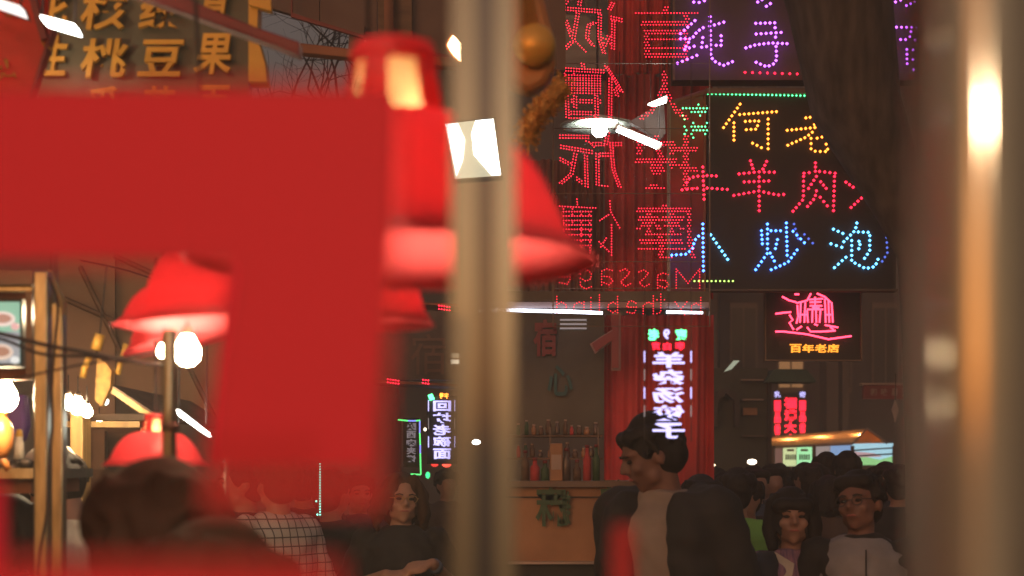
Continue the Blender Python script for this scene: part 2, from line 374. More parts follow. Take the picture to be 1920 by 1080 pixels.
t = thing('shop_sign_board', 'olive shop sign board with large gold brush characters', 'sign', W(280, 80, 3.6))
MB().prism([(72, -180), (72, 196), (466, 188), (466, -180)], 3.6, .05).build('board', M['green_board'], t)
MB().prism([(466, -20), (466, 152), (500, 152), (497, 120), (482, 70), (484, -20)], 3.57, .06).build('gold_side', M['gold_letter'], t)
MB().prism([(466, -180), (466, 8), (508, 20), (504, -180)], 3.55, .03).build('corner_piece', M['gold_letter'], t)
MB().bp(72, 188, 466, 196, 3.57, .02).build('lower_rail', M['dark_red'], t)
GB = .022
for ch, rc in (('生', (76, 66, 126, 141)), ('桃', (152, 72, 238, 146)), ('豆', (262, 74, 342, 142)), ('果', (366, 62, 436, 138)),
               ('花', (60, -24, 128, 50)), ('核', (152, -18, 236, 55)), ('绿', (262, -18, 342, 56)), ('青', (376, -46, 432, 32))):
    letter(ch, rc, 3.57, M['gold_letter'], t, bold=GB, lean=11, thick=.012)
for ch, rc in (('瓜', (160, 160, 226, 230)), ('芝', (270, 160, 330, 230)), ('百', (372, 158, 430, 230))):
    letter(ch, rc, 3.56, M['gold_letter'], t, bold=GB, thick=.01)

t = thing('red_banner_panel', 'glossy red panel with gold scrollwork at the upper left edge', 'panel', W(20, 100, 3.1))
MB().prism([(-160, -160), (-160, 260), (30, 260), (98, 52), (84, 36), (80, -160)], 3.1, .03).build('panel', M['red_panel'], t)
MB().prism([(96, 50), (34, 240), (38, 242), (101, 53)], 3.085, .03).build('edge_trim', M['dark_red'], t)
MB().prism([(36, -90), (60, 20), (76, 74), (88, 70), (70, 12), (54, -90)], 3.07, .02).build('strap', M['dark_red'], t)
sw = MB()
rr = random.Random(3)
for cx, cy in ((4, 128), (12, 142), (-2, 150), (84, 60), (88, 50), (78, 75), (12, 30), (18, 22), (8, 112)):
    p = [(cx, cy)]
    for q in range(5): p.append((p[-1][0]+rr.uniform(-6, 7), p[-1][1]+rr.uniform(-8, 8)))
    sw.tube([W(x, y, 3.09) for x, y in p], .0024, 5)
sw.build('gold_scrollwork', M['gold_letter'], t)['kind'] = 'stuff'
def tube_lamp(label, pts, Y, m=None, name='tube_lamp'):
    t = thing(name, label, 'lamp', W(*pts[0], Y))
    MB().prism(pts, Y, .03).build('light_panel', m or M['white_lamp'], t)
    c = (sum(p[0] for p in pts)/len(pts), sum(p[1] for p in pts)/len(pts))
    for x_ in (min(p[0] for p in pts)+4, max(p[0] for p in pts)-4): MB().tube([W(x_, c[1], Y+.05), W(x_+2, c[1]-160, Y+.05)], .0025, 5).build('hanging_wire', M['cable'], t)
    MB().prism([(c[0]+(x-c[0])*1.10, c[1]+(y-c[1])*1.22-1) for x, y in pts], Y+.031, .04).build('housing', M['frame'], t)
    return t
tube_lamp('white fluorescent lamp hanging before the olive sign board', [(75, 29), (83, 42), (145, 60), (137, 45)], 2.8)
tube_lamp('white strip of lamp cells on the red panel in the corner', [(-20, -8), (-12, 8), (43, 27), (36, 10)], 2.85, glow('dim_white', (1, .9, .85), 1.1))

# ---------------------------------------------------------------- lampshades
def lampshade(label, cx, R_px, ytop, yrim, Y, tilt=0, cap=True, bulb=True, win=True, group='red plastic lampshades over the stalls', blab=None, bx=None, light=34):
    """cx, rim radius, cap top and rim height in photo pixels, standing at distance Y"""
    c = W(cx, yrim, Y); k = R_px/F*Y; H = (yrim-ytop)/F*Y
    t = thing('red_lampshade', label, 'lampshade', c, group); t.rotation_euler = (0, R(tilt), 0)
    capb = H*.66
    prof = [(.255, .66), (.36, .645), (.50, .595), (.62, .51), (.72, .39), (.79, .26), (.825, .19), (.835, .165), (.845, .13), (1.0, 0), (.985, -.006), (.835, .115), (.82, .17), (.78, .245), (.71, .375), (.61, .495), (.49, .58), (.35, .63), (.25, .65)]
    MB().lathe([(r*k, z*H) for r, z in prof], (0, 0, 0), 56).build('shade', M['shade'], t, local=True)
    MB().lathe([(.99*k, -.012*H), (1.012*k, 0), (.99*k, .012*H)], (0, 0, 0), 56).build('rim', M['shade'], t, local=True)
    MB().lathe([(0, H), (.19*k, H), (.205*k, .97*H), (.215*k, .90*H), (.20*k, .90*H), (.19*k, .955*H), (0, .96*H)], (0, 0, 0), 32).build('cap', M['shade'], t, local=True)
    for q in range(5):
        a = q*2*math.pi/5+.32
        MB().lathe([(.214*k, .905*H), (.262*k, .655*H), (.25*k, .655*H), (.202*k, .905*H), (.214*k, .905*H)], (0, 0, 0), 6, a, a+.58).build('rib', M['shade'], t, local=True)
    MB().lathe([(.17*k, .93*H), (.205*k, .66*H), (.20*k, .60*H)], (0, 0, 0), 24).build('sleeve', M['cream'], t, local=True)
    MB().tube([(0, 0, H), (0, 0, H+.3)], .003, 6).build('cord', M['cable'], t, local=True)
    MB().tube([(0, 0, .60*H), (0, 0, .34*H)], k*.09, 12).build('lamp_socket', M['black'], t, local=True)
    bz = .40*H
    b = MB().lathe([(0, -.14*k), (.07*k, -.125*k), (.12*k, -.07*k), (.135*k, 0), (.12*k, .07*k), (.08*k, .14*k), (.05*k, .2*k), (0, .22*k)], (0, 0, bz), 20).build('bulb', M['bulb'] if light > 20 else M['bulb_soft'], t, local=True)
    return t
lampshade('large red bell lampshade passing behind the steel door post', 738, 385, 86, 492, 1.3, light=34)
lampshade('red lampshade with a bare glowing bulb hung below it, left of the big red stroke', 398, 152, 385, 606, 2.05, tilt=-3)
lampshade('small red lampshade low between the red stroke and the door post', 690, 124, 390, 608, 1.9)
lampshade('thin edge of a red lampshade behind the one with the bare bulb', 345, 132, 490, 612, 2.6)
lampshade('tilted red lampshade hanging behind the glowing bulb at left', 345, 115, 530, 640, 2.75, tilt=-14)
lampshade('red lampshade with open windowed cap above the blurred dark head', 292, 98, 776, 872, 2.75, light=34)
# bare bulbs
def bulb(label, px, py, rpx, Y, m='bulb', group=None, cord=1.0, star=False):
    t = thing('light_bulb', label, 'light bulb', W(px, py, Y), group); r = rpx/F*Y
    MB().lathe([(0, -r), (.5*r, -.87*r), (.87*r, -.5*r), (r, 0), (.9*r, .5*r), (.62*r, 1.0*r), (.42*r, 1.4*r), (0, 1.45*r)], (0, 0, 0), 20).build('glass', M[m], t, local=True)
    MB().tube([(0, 0, 1.4*r), (0, 0, 2.1*r)], .44*r, 10).build('screw_base', M['frame'], t, local=True)
    MB().tube([(0, 0, 2.05*r), (0, 0, 2.1*r+cord)], .0022, 5).build('cord', M['cable'], t, local=True)
    return t
bulb('large bare glowing bulb beside the thin steel pole', 351, 662, 23, 2.1, cord=.01)
bulb('smaller glowing bulb left of the thin steel pole', 306, 660, 11, 2.6, cord=.01)
for x, y, r, lab in ((128, 757, 12, 'leftmost glowing bulb of the row over the wooden stall post'), (146, 764, 14, 'brightest glowing bulb at the head of the wooden stall post'),
                     (163, 773, 10, 'glowing bulb right of the head of the wooden stall post')):
    bulb(lab, x, y, r, 4.6, group='bulbs on the wooden stall', cord=.05)
bulb('small white bulb under the hanging gold paper', 195, 752, 8, 4.4, m='white_lamp', cord=.05)
bulb('small bulb below the crossbeam of the wooden stall', 186, 789, 5, 5.4, m='bulb_soft', cord=.03)
bulb('glowing bulb behind the red panel in the upper left corner', 26, 90, 13, 3.3, cord=.2)
bulb('very bright bulb at the left edge of the photo', 8, 748, 24, 3.2, cord=.2)
bulb('bright warm bulb between the steel posts of the menu cabinet', 96, 590, 12, 3.15, cord=.12)

# ---------------------------------------------------------------- stall cabinet at left with menu screen
t = thing('menu_cabinet', 'steel framed stall cabinet with a lit menu screen at the left edge', 'cabinet', W(40, 1080, 3.3).to_2d().to_3d())
z0 = 0
def post(x0, x1, ytop, Y, d, nm='post', m='pole_steel', par=None, bev=.004):
    a = W(x0, ytop, Y); b = W(x1, ytop, Y)
    return MB().box((a.x, Y, 0), (b.x, Y+d, a.z)).build(nm, M[m], par, bevel=bev)
post(62, 89, 508, 3.0, .035, par=t); post(93, 118, 566, 3.12, .03, par=t)
MB().prism([(89, 505), (89, 520), (118, 590), (118, 566)], 3.05, .03).build('brace', M['wood'], t)
MB().bp(-220, 508, 61, 534, 3.04, .03).build('top_rail', M['frame'], t)
MB().bp(-220, 536, 61, 712, 3.14, .02).build('back_panel', M['beam'], t)
MB().bp(-220, 534, 61, 545, 3.06, .03).build('rail', M['pole_steel'], t)
MB().bp(48, 546, 60, 712, 3.06, .03).build('inner_post', M['frame'], t)
s = MB().bp(-160, 560, 42, 688, 3.08, .03).build('menu_screen', M['black'], t)
MB().bp(-155, 566, 36, 681, 3.074, .005).build('screen_face', glow('menu_green', (.30, .58, .42), .62), s)
MB().bp(-155, 622, 36, 681, 3.070, .003).build('screen_lower', glow('menu_grey', (.42, .45, .48), .55), s)
for cx, cy, rx, ry, cc in ((4, 598, 24, 14, (.75, .62, .55)), (2, 660, 22, 15, (.66, .52, .42)), (28, 612, 8, 7, (.7, .4, .38)), (27, 675, 8, 7, (.7, .72, .7))):
    e = MB().prism([(cx+rx*math.cos(a), cy+ry*math.sin(a)) for a in [2*math.pi*q/20 for q in range(20)]], 3.066, .003).build('dish_picture', glow('dish', cc, .8), s)
    e2 = MB().prism([(cx+rx*.7*math.cos(a), cy-1+ry*.6*math.sin(a)) for a in [2*math.pi*q/20 for q in range(20)]], 3.063, .003)
    if rx > 10: e2.build('food_picture', glow('food', (cc[0]*.65, cc[1]*.42, cc[2]*.35), .7), s)
t = thing('stall_pole', 'thin galvanised steel pole in front of the red lampshades', 'pole', W(318, 1080, 2.0).to_2d().to_3d())
a = W(318, 618, 2.0)
MB().tube([(a.x, 2.0, 0), (a.x, 2.0, a.z)], 14.5/F*2.0, 16).build('pole', M['pole_steel'], t)
MB().tube([(a.x, 2.0, W(0, 800, 2).z-.006), (a.x, 2.0, W(0, 800, 2).z+.006)], 17/F*2.0, 16).build('collar', M['frame'], t)
o = MB().tube([W(425, 855, 3.4), W(424, 960, 3.4), W(418, 1080, 3.4), (W(416, 1080, 3.4).x, 3.4, 0)], 4/F*3.4, 8).build('thin_post', M['pole_steel'])
tag(o, 'very thin bright post beside the blurred dark head', 'post')
def cable(label, pts, Y, r=.004, m='cable', group=None):
    P = [W(x, y, (Y[i] if isinstance(Y, (list, tuple)) else Y)) for i, (x, y) in enumerate(pts)]
    Q = []
    for i in range(len(P)-1):
        a = P[max(i-1, 0)]; b = P[i]; c = P[i+1]; d = P[min(i+2, len(P)-1)]
        for q in range(6):
            s = q/6; Q.append(.5*((2*b)+(c-a)*s+(2*a-5*b+4*c-d)*s*s+(3*b-a-3*c+d)*s**3))
    Q.append(P[-1]); o = MB().tube(Q, r, 6).build('cable', M[m]); return tag(o, label, 'cable', group)
cable('thick upper black cable sagging across the menu cabinet', [(-60, 612), (20, 630), (90, 648), (180, 664), (240, 676), (330, 690)], 2.7, .0042)
cable('second black cable just under the thick upper one', [(-60, 622), (10, 638), (80, 664), (170, 668), (238, 678)], 2.72, .0032)
cable('thin black cable rising to the right below the others', [(-60, 724), (60, 703), (150, 684), (240, 670), (330, 650)], 2.65, .0022)
cable('dark cable hanging down the steel post of the menu cabinet', [(92, 520), (108, 570), (103, 640), (97, 720), (98, 800), (90, 880), (88, 960), (74, 1040), (70, 1100)], 2.95, .0032)
cable('pink hose strapped between the two steel posts', [(91, 610), (91, 760), (90, 860), (89, 1000), (89, 1100)], 3.06, .006, m='pinkhose') if 'pinkhose' in M else None
cable('fine wire crossing the dark wall above the lampshades', [(150, 488), (230, 505), (300, 528), (380, 560)], 6, .004)

# hanging gold papers
t = thing('gold_paper_decoration', 'cluster of hanging gold paper rolls beside the cables', 'decoration', W(190, 650, 3.6))
def roll(pts, r, nm='gold_roll', m='gold'): return MB().tube([W(x, y, 3.6) for x, y in pts], r/F*3.6, 14).build(nm, M[m], t)
roll([(188, 627), (179, 656)], 10); roll([(168, 668), (158, 692), (155, 708)], 6); roll([(237, 645), (230, 668)], 5); roll([(226, 680), (220, 702)], 5)
MB().prism([(182, 672), (178, 750), (190, 762), (205, 728), (209, 695), (196, 678)], 3.58, .03).build('gold_tinsel', M['tinsel'], t)
MB().tube([W(182, 656, 3.6), W(180, 672, 3.6)], .004, 6).build('cord', M['cable'], t)
MB().tube([W(187, 627, 3.6), W(200, 500, 3.6)], .002, 5).build('cord', M['cable'], t)

t = thing('tarpaulin_wall', 'brown tarpaulin sheets stretched behind the lampshades at left', 'tarpaulin', W(250, 600, 6.4))
for x0, x1, y0, y1, dy in ((110, 215, 300, 772, 0), (217, 330, 320, 735, .05), (332, 470, 310, 790, .02), (472, 600, 330, 800, .06)):
    MB().prism([(x0, y0), (x1, y0+14), (x1, y1+18), (x0, y1)], 6.4+dy, .02).build('sheet', M['tarp'], t)
for a, b in (((150, 500), (232, 672)), ((120, 560), (300, 640)), ((215, 480), (390, 560)), ((330, 640), (420, 820))):
    MB().tube([W(*a, 6.3), W(*b, 6.3)], .012, 6).build('batten', M['brown'], t)
# ---------------------------------------------------------------- wooden stall far left
t = thing('wooden_stall', 'wooden market stall with a shingled roof lit by warm bulbs', 'stall', W(170, 1080, 5).to_2d().to_3d())
post(131, 155, 772, 4.9, .1, par=t, m='wood', nm='post'); post(262, 276, 780, 5.4, .08, par=t, m='wood', nm='post')
MB().bp(118, 790, 262, 801, 5.0, .08).build('crossbeam', M['wood'], t)
MB().bp(100, 776, 280, 788, 5.12, .08).build('crossbeam', M['brown'], t)
MB().prism([(196, 728), (262, 774), (284, 776), (204, 722)], 4.8, .08).build('rafter', M['wood'], t)
for q in range(7):
    x = 206+q*14; y = 720+q*9.2
    MB().prism([(x, y), (x+22, y+13), (x+21, y+16), (x-2, y+3)], 4.78-.01*q, 1.2).build('roof_shingle', M['brown'], t)
MB().bp(-120, 878, 62, 897, 3.5, .5).build('counter', M['pole_steel'], t)
MB().bp(-120, 898, 58, 925, 3.6, .4).build('counter_front', M['beam'], t)
MB().bp(156, 800, 260, 1000, 6.3, .1).build('back_wall', M['brown'], t)
MB().bp(175, 808, 196, 880, 6.2, .05).build('board', M['frame'], t)
o = tube_lamp('slanting white tube lamp right of the steel pole', [(331, 768), (334, 778), (390, 818), (388, 812)], 3.6)
t = thing('smoked_duck', 'orange brown roast duck hanging at the left edge over the counter', 'food', W(0, 820, 3.3))
e = MB(); e.ell((0, 0, 0), (.032, .03, .055)); e.tube([(.0, 0, .04), (.012, 0, .075), (.02, 0, .09)], .012, 8); e.ell((.022, -.005, .095), (.014, .012, .012)); e.tube([(.0, 0, -.04), (.02, 0, -.075)], .009, 8); e.tube([(-.015, 0, -.04), (-.01, 0, -.08)], .009, 8)
M['roast'] = mat('roast_skin', (.45, .16, .04), .3, var=.4, bump=.2)
e.build('duck_body', M['roast'], t, local=True); MB().tube([(.0, 0, .05), (0, 0, .16)], .002, 5).build('hook', M['frame'], t, local=True)
o = MB().prism([(20, 742), (44, 738), (48, 800), (38, 830), (24, 826), (12, 790)], 3.7, .05).build('purple_bag', M['purple_cloth'], bevel=.01); tag(o, 'purple cloth bag hanging behind the roast duck', 'bag')
t = thing('paper_cup', 'pale cup with a yellow lid standing on the counter at left', 'cup', W(36, 860, 3.55))
MB().lathe([(0, 0), (.014, 0), (.009, .055), (0, .055)], (0, 0, 0), 16).build('cup', M['white_cloth'], t, local=True); MB().lathe([(.010, .055), (.007, .072), (0, .074)], (0, 0, 0), 16).build('lid', M['gold_letter'], t, local=True)
hp = MB(); rr = random.Random(4)
for q in range(40): hp.ell(W(rr.uniform(-60, 52), rr.uniform(862, 876), 3.52+rr.uniform(0, .2)), (.014, .012, .009), 6, 4)
tag(hp.build('snack_heap', M['frame']), 'heap of small dark snacks on the counter at left', 'snacks', kind='stuff')

# ---------------------------------------------------------------- gold ornaments behind the door post
t = thing('gold_balloon', 'big crinkled gold foil ornament just right of the door post', 'ornament', W(985, 70, 3.0))
g = MB().prism([(930, -160), (925, 60), (945, 150), (990, 175), (1022, 160), (1046, 118), (1040, 60), (1020, -10), (1010, -160)], 2.98, .06)
M['foil'] = mat('brown_gold_foil', (.60, .27, .09), .4, .2, var=.45, scale=7, bump=.8, bscale=7)
g.build('foil_body', M['foil'], t, bevel=.015)
MB().ell(W(1002, 84, 2.96), (.045, .03, .045), 18, 12).build('gold_knob', M['gold'], t)
for q in range(7): MB().tube([W(962+q*6, -150, 2.97), W(970+q*4, -40, 2.955), W(978+q*5, 55, 2.95)], .0016, 5).build('gold_thread', M['gold_letter'], t)
def tinsel_rope(label, P, Y, r):
    mb = MB(); rr = random.Random(11); A = [W(x, y, Y) for x, y in P]
    for q in range(1500):
        i = rr.randrange(len(A)-1); s = rr.random(); c = A[i].lerp(A[i+1], s)
        d = Vector((rr.gauss(0, 1), rr.gauss(0, 1), rr.gauss(0, 1))).normalized(); e = c+d*r*rr.uniform(.5, 1.05); w = Vector((rr.gauss(0, 1), rr.gauss(0, 1), rr.gauss(0, 1))).normalized()*.004
        mb.add([e-w, e+w, e+w*.5+d*.007, e-w*.5+d*.007], [(0, 1, 2, 3)])
    mb.tube(A, r*.72, 12)
    return tag(mb.build('tinsel_rope', M['tinsel'], smooth=False), label, 'ornament')
tinsel_rope('gold tinsel garland hanging slantwise right of the door post', [(1058, 158), (1030, 190), (1000, 225), (985, 262)], 3.4, 25/F*3.4)
# small warm lantern and white dish lamp
t = thing('warm_lantern', 'small bright diamond shaped lantern beside the door post', 'lantern', W(850, 90, 3.2))
MB().prism([(844, 62), (836, 84), (846, 104), (864, 124), (866, 84)], 3.2, .05).build('casing', M['beam'], t)
MB().prism([(848, 68), (840, 84), (850, 102), (863, 118), (864, 84)], 3.195, .04).build('light_face', M['bulb_soft'], t)
t = thing('dish_lamp', 'white dish lamp with a bright bulb behind the red massage sign', 'lamp', W(1120, 235, 7.6))
k = 7.6/F
MB().lathe([(5*k, 20*k), (30*k, 12*k), (70*k, 0), (66*k, -3*k), (28*k, 8*k), (0, 12*k)], (0, 0, 0), 40).build('dish', mat('pale_enamel', (.62, .70, .60), .3, var=.1), t, local=True)
MB().ell((4*k, -6*k, -9*k), 15*k).build('bulb', glow('dish_bulb', (1, 1, .95), 45), t, local=True)
MB().tube([(0, 0, 18*k), (0, 0, 1.4)], .006, 6).build('cord', M['cable'], t, local=True)
tube_lamp('white tube lamp slanting right of the dish lamp', [(1160, 236), (1156, 244), (1232, 277), (1240, 268)], 7.2)
tube_lamp('short white tube lamp at the peak of the grey roof panel', [(1216, 194), (1250, 180), (1250, 190), (1228, 197)], 7.2)
o = MB().prism([(1180, 228), (1245, 190), (1248, 250), (1238, 262)], 7.4, .05).build('roof_panel', mat('grey_roof', (.30, .27, .25), .7, var=.2)); tag(o, 'grey triangular roof panel between the two white tube lamps', 'panel')
o = MB().prism([(1034, 26), (1040, 125), (1140, 135), (1140, 70), (1100, 30)], 8.6, .2).build('grey_panel', mat('grey_slab', (.30, .28, .27), .8, var=.35, scale=3, stretch=(1, 1, 5))); tag(o, 'grey shutter panel behind the top left characters of the massage sign', 'panel')

# ---------------------------------------------------------------- red massage sign (a glass reflection built as a solid sign, so its writing is mirrored)
Ys = 6.9
t = thing('massage_led_sign', 'see-through red dot LED massage sign with mirrored characters', 'sign', W(1180, 300, Ys))
for (x0, y0, x1, y1) in ((1036, -60, 1038.2, 612), (1330, -60, 1332, 612)): MB().bp(x0, y0, x1, y1, Ys+.02, .01).build('side_wire', M['frame'], t)
for y in (-2, 118, 240, 362, 490, 540, 611): MB().bp(1038.3, y, 1329.7, y+1.0, Ys+.02, .008).build('cross_wire', M['frame'], t)
red = LED['red']
# left column, traced from the dots
K = 3.178; OF = (940, 0)
led_lines([[(365,50),(590,68)],[(380,20),(400,-8)],[(470,-5),(430,230)],[(385,120),(425,235),(495,305)],[(430,240),(370,300)],[(352,240),(400,285)],[(588,70),(585,230),(612,315)],
           [(555,135),(520,150),(510,225),(545,270)],[(665,18),(645,55)],[(655,105),(718,120)],[(668,110),(665,290)],[(615,230),(665,285)],[(640,215),(600,300)]], OF, K, Ys, red, t, step=5.2, r=1.25, band=2)
led_lines([[(352,412),(610,425)],[(485,380),(490,410)]]+[[(385,y),(590,y+4)] for y in (455,485,515,545)]+[[(385,440),(395,700)],[(440,440),(440,640)],[(560,440),(570,700)],[(385,600),(590,605)],[(400,672),(570,675)],[(400,695),(570,697)],
           [(625,395),(680,480),(715,545)],[(650,470),(648,700)],[(675,520),(690,570)]], OF, K, Ys, red, t, step=5.2, r=1.25, band=2)
K6 = 3.0; O6 = (1030, 240)
led_lines([[(60,48),(220,50)],[(65,105),(240,135)],[(150,130),(125,260),(65,310)],[(62,175),(120,205)],[(205,125),(210,330)],[(155,285),(210,325)],[(215,75),(245,105)],[(330,25),(318,90)],
           [(245,90),(405,90)],[(270,145),(272,320),(320,325)],[(272,150),(360,150)],[(350,95),(360,230),(395,330)]], O6, K6, Ys, red, t, step=5.2, r=1.25, band=2)
led_lines([[(58,440),(260,450)],[(155,400),(158,430)]]+[[(80,y),(235,y)] for y in (470,495,520,545,570,600,630,660)]+[[(80,455),(85,725)],[(130,455),(130,700)],[(180,455),(180,700)],[(225,455),(230,735)],[(85,712),(230,715)],
           [(340,410),(345,470),(395,560)],[(345,480),(285,520)],[(350,545),(350,715)],[(280,640),(345,705)],[(290,668),(320,620)]], O6, K6, Ys, red, t, step=5.2, r=1.25, band=1)
for ch, rc in (('盲', (1192, 8, 1308, 112)), ('人', (1198, 134, 1292, 228)), ('按', (1192, 250, 1310, 358)), ('摩', (1192, 380, 1306, 488))):
    led_glyph(ch, rc, Ys, red, t, step=5.4, r=1.25, bold=.004)
SF = {'M': [[(0,1),(0,0),(.5,.75),(1,0),(1,1)]], 'a': [[(.05,.1),(.5,0),(.95,.15),(.95,1)],[(.95,.45),(.3,.5),(0,.75),(.3,1),(.95,.8)]], 's': [[(1,.12),(.5,0),(.05,.2),(.5,.5),(.98,.75),(.5,1),(0,.85)]],
      'g': [[(.95,.15),(.5,0),(.05,.3),(.1,.65),(.5,.8),(.95,.6)],[(.95,0),(.95,1.1),(.5,1.3),(.05,1.15)]], 'e': [[(.05,.5),(.98,.5),(.85,.1),(.5,0),(.1,.15),(0,.6),(.3,1),(.95,.88)]],
      'b': [[(0,-.5),(0,1)],[(0,.3),(.5,0),(1,.3),(1,.7),(.5,1),(0,.75)]], 'y': [[(0,0),(.5,.75)],[(1,0),(.5,.85),(.2,1.35)]], 't': [[(.5,-.4),(.5,.9),(1,1)],[(0,0),(1,0)]], 'h': [[(0,-.5),(0,1)],[(0,.25),(.5,0),(1,.3),(1,1)]],
      'l': [[(.5,-.5),(.5,1)]], 'i': [[(.5,0),(.5,1)],[(.5,-.4)]], 'n': [[(0,0),(0,1)],[(0,.25),(.5,0),(1,.3),(1,1)]], 'd': [[(1,-.5),(1,1)],[(1,.3),(.5,0),(0,.3),(0,.7),(.5,1),(1,.75)]]}
def led_word(items, nm='led_letter'):
    for ch, x0, x1, y0, y1 in items:
        led_lines([[(x1-u*(x1-x0), y0+v*(y1-y0)) for u, v in pl] for pl in SF[ch]], (0, 0), 1, Ys, LED['redsoft'], t, step=5.0, r=1.25, name=nm)
led_word([('M', 1268, 1312, 504, 540), ('a', 1232, 1254, 512, 540), ('s', 1198, 1217, 506, 538), ('s', 1163, 1182, 504, 537), ('a', 1127, 1149, 504, 534), ('g', 1087, 1110, 504, 533), ('e', 1048, 1070, 506, 533)])
led_word([('b', 1296, 1314, 568, 588), ('y', 1266, 1288, 566, 584), ('t', 1232, 1246, 562, 588), ('h', 1206, 1225, 566, 588), ('e', 1175, 1194, 564, 588), ('b', 1140, 1158, 566, 586), ('l', 1120, 1128, 564, 586), ('i', 1104, 1112, 566, 586), ('n', 1076, 1095, 566, 586), ('d', 1044, 1062, 566, 586)])

# ---------------------------------------------------------------- purple sign, upper right
Yp = 9.4
t = thing('purple_led_sign', 'dark sign board with purple LED dot characters at the top right', 'sign', W(1500, 30, Yp))
MB().bp(1262, -300, 1800, 150, Yp+.05, .15).build('board', mat('brown_sign_board', (.10, .072, .062), .7, var=.3, scale=1.5), t)
for x in (1262, 1797): MB().bp(x, -300, x+4, 150, Yp+.02, .03).build('frame_rail', M['frame'], t)
P = LED['purple']; O4 = (1240, 0); K4 = 6.75
led_lines([[(425,260),(245,425)],[(245,490),(385,490),(455,398),(530,350)],[(345,535),(285,630),(415,585)],[(205,800),(450,700)],[(490,350),(620,330),(790,280)],[(618,210),(625,705),(660,768),(780,830),(900,780)],
           [(525,475),(510,597),(680,573),(760,572),(757,452)]], O4, K4, Yp, P, t, step=9, r=3.0)
led_lines([[(1195,295),(1435,288)],[(1200,430),(1515,410)],[(1070,605),(1200,565),(1385,543),(1590,552)],[(1440,350),(1460,740),(1440,800),(1335,845),(1200,788)]], O4, K4, Yp, P, t, step=9, r=3.0)
led_lines([[(410,25),(480,30),(545,8)],[(430,-150),(440,20)]], O4, K4, Yp, P, t, step=9, r=3.0)
led_lines([[(1220,25),(1275,-5)],[(1330,78),(1380,45)]], O4, K4, Yp, P, t, step=9, r=3.0)
O5 = (1600, 0); K5 = 2.7
led_lines([[(193,137),(310,138),(425,152)],[(293,160),(288,185)],[(240,200),(300,200),(390,213)],[(390,235),(397,352)],[(272,250),(274,322)],[(335,228),(338,350)],[(307,352),(397,352)],[(304,252),(304,252.1)],[(304,300),(304,300.1)]], O5, K5, Yp, P, t, step=9.5, r=2.8)
led_lines([[(163,28),(240,0)],[(270,28),(315,8),(402,38),(430,32)]], O5, K5, Yp, P, t, step=9.5, r=2.8)
led_lines([[(1060,915),(1720,935)]], O4, K4, Yp, LED['red'], t, step=13.5, r=2.6, name='led_border')
led_lines([[(465,5),(472,50)]], O5, K5, Yp, LED['red'], t, step=14, r=1.8, name='led_border')

# ---------------------------------------------------------------- orange, red and blue light box
Yb = 9.0
t = thing('restaurant_led_sign', 'black light box sign with orange, red and blue LED characters', 'sign', W(1500, 350, Yb))
MB().bp(1326, 176, 1680, 541, Yb, .05).build('front_board', M['board'], t)
a = W(1324, 176, Yb-.004); b = W(1324, 541, Yb-.004)
s = MB(); q0, q1 = W(1256, 205, Yb-1.4), W(1256, 560, Yb-1.4)
# side face running from the board towards the street
s.add([a, b, W(1255, 600, Yb-.35), W(1255, 200, Yb-.35)], [(0, 1, 2, 3)]); s.add([a+Vector((.06,.1,0)), b+Vector((.06,.1,0)), W(1255, 600, Yb-.35)+Vector((0,.12,0)), W(1255, 200, Yb-.35)+Vector((0,.12,0))], [(3, 2, 1, 0)])
s.build('side_board', mat('red_brown_side', (.34, .07, .035), .5, var=.2), t)
MB().bp(1324, 165, 1684, 175, Yb-.03, .09).build('top_rail', M['frame'], t); MB().bp(1324, 541.5, 1684, 545.5, Yb-.03, .09).build('bottom_rail', M['facade2'], t)
MB().tube([W(1322, 172, Yb-.02), W(1250, 196, Yb-.37)], .016, 8).build('side_rail', M['beam'], t)
MB().tube([W(1321, 172, Yb-.02), W(1321, 900, Yb-.02)], .010, 8).build('glint_tube', M['beam'], t)  # tube standing in for a vertical glint on the glass
MB().tube([W(1254, 196, Yb-.37), W(1254, 1080, Yb-.37)], .011, 8).build('glint_tube', M['cream_paint'], t)  # second glint streak, its brightness put into a pale tube
O8 = (1240, 140); K8 = 2.571; st = dict(step=9.2, r=2.9)
Yd = Yb-.012
led_lines([[(380,142),(300,255)],[(350,232),(350,315)],[(378,192),(555,178)],[(515,190),(515,368),(440,330)],[(405,225),(470,222),(460,262),(410,265)]], O8, K8, Yd, LED['orange'], t, **st)
led_lines([[(740,170),(738,240)],[(697,208),(758,200)],[(607,268),(785,250)],[(780,235),(700,300),(610,340)],[(722,282),(722,360),(745,370),(805,370),(795,335)],[(728,312),(775,300)]], O8, K8, Yd, LED['orange'], t, **st)
led_lines([[(200,445),(206,600)],[(265,488),(200,485),(140,496),(122,520)],[(100,555),(200,545),(318,553)]], O8, K8, Yb-.36, LED['red'], t, **st)
led_lines([[(430,415),(442,452)],[(508,418),(490,455)],[(375,478),(470,468),(545,470)],[(400,517),(518,512)],[(350,582),(470,560),(560,580),(590,577)],[(472,470),(472,655)]], O8, K8, Yd, LED['red'], t, **st)
led_lines([[(743,425),(743,465)],[(688,475),(765,466),(838,475)],[(686,490),(685,600),(635,658)],[(835,490),(830,655)],[(748,490),(710,548)],[(755,500),(795,548)],[(748,560),(740,595),(705,635)],[(750,570),(800,632)]], O8, K8, Yd, LED['red'], t, **st)
led_lines([[(890,518),(925,542)],[(965,595),(915,640)]], O8, K8, Yd, LED['red'], t, **st)
led_lines([[(200,720),(203,945)],[(180,778),(160,800),(150,840),(120,865),(50,870)]], O8, K8, Yb-.36, LED['blue'], t, **st)
led_lines([[(238,772),(320,890)]], O8, K8, Yd, LED['cyan'], t, name='led_stroke', **st)
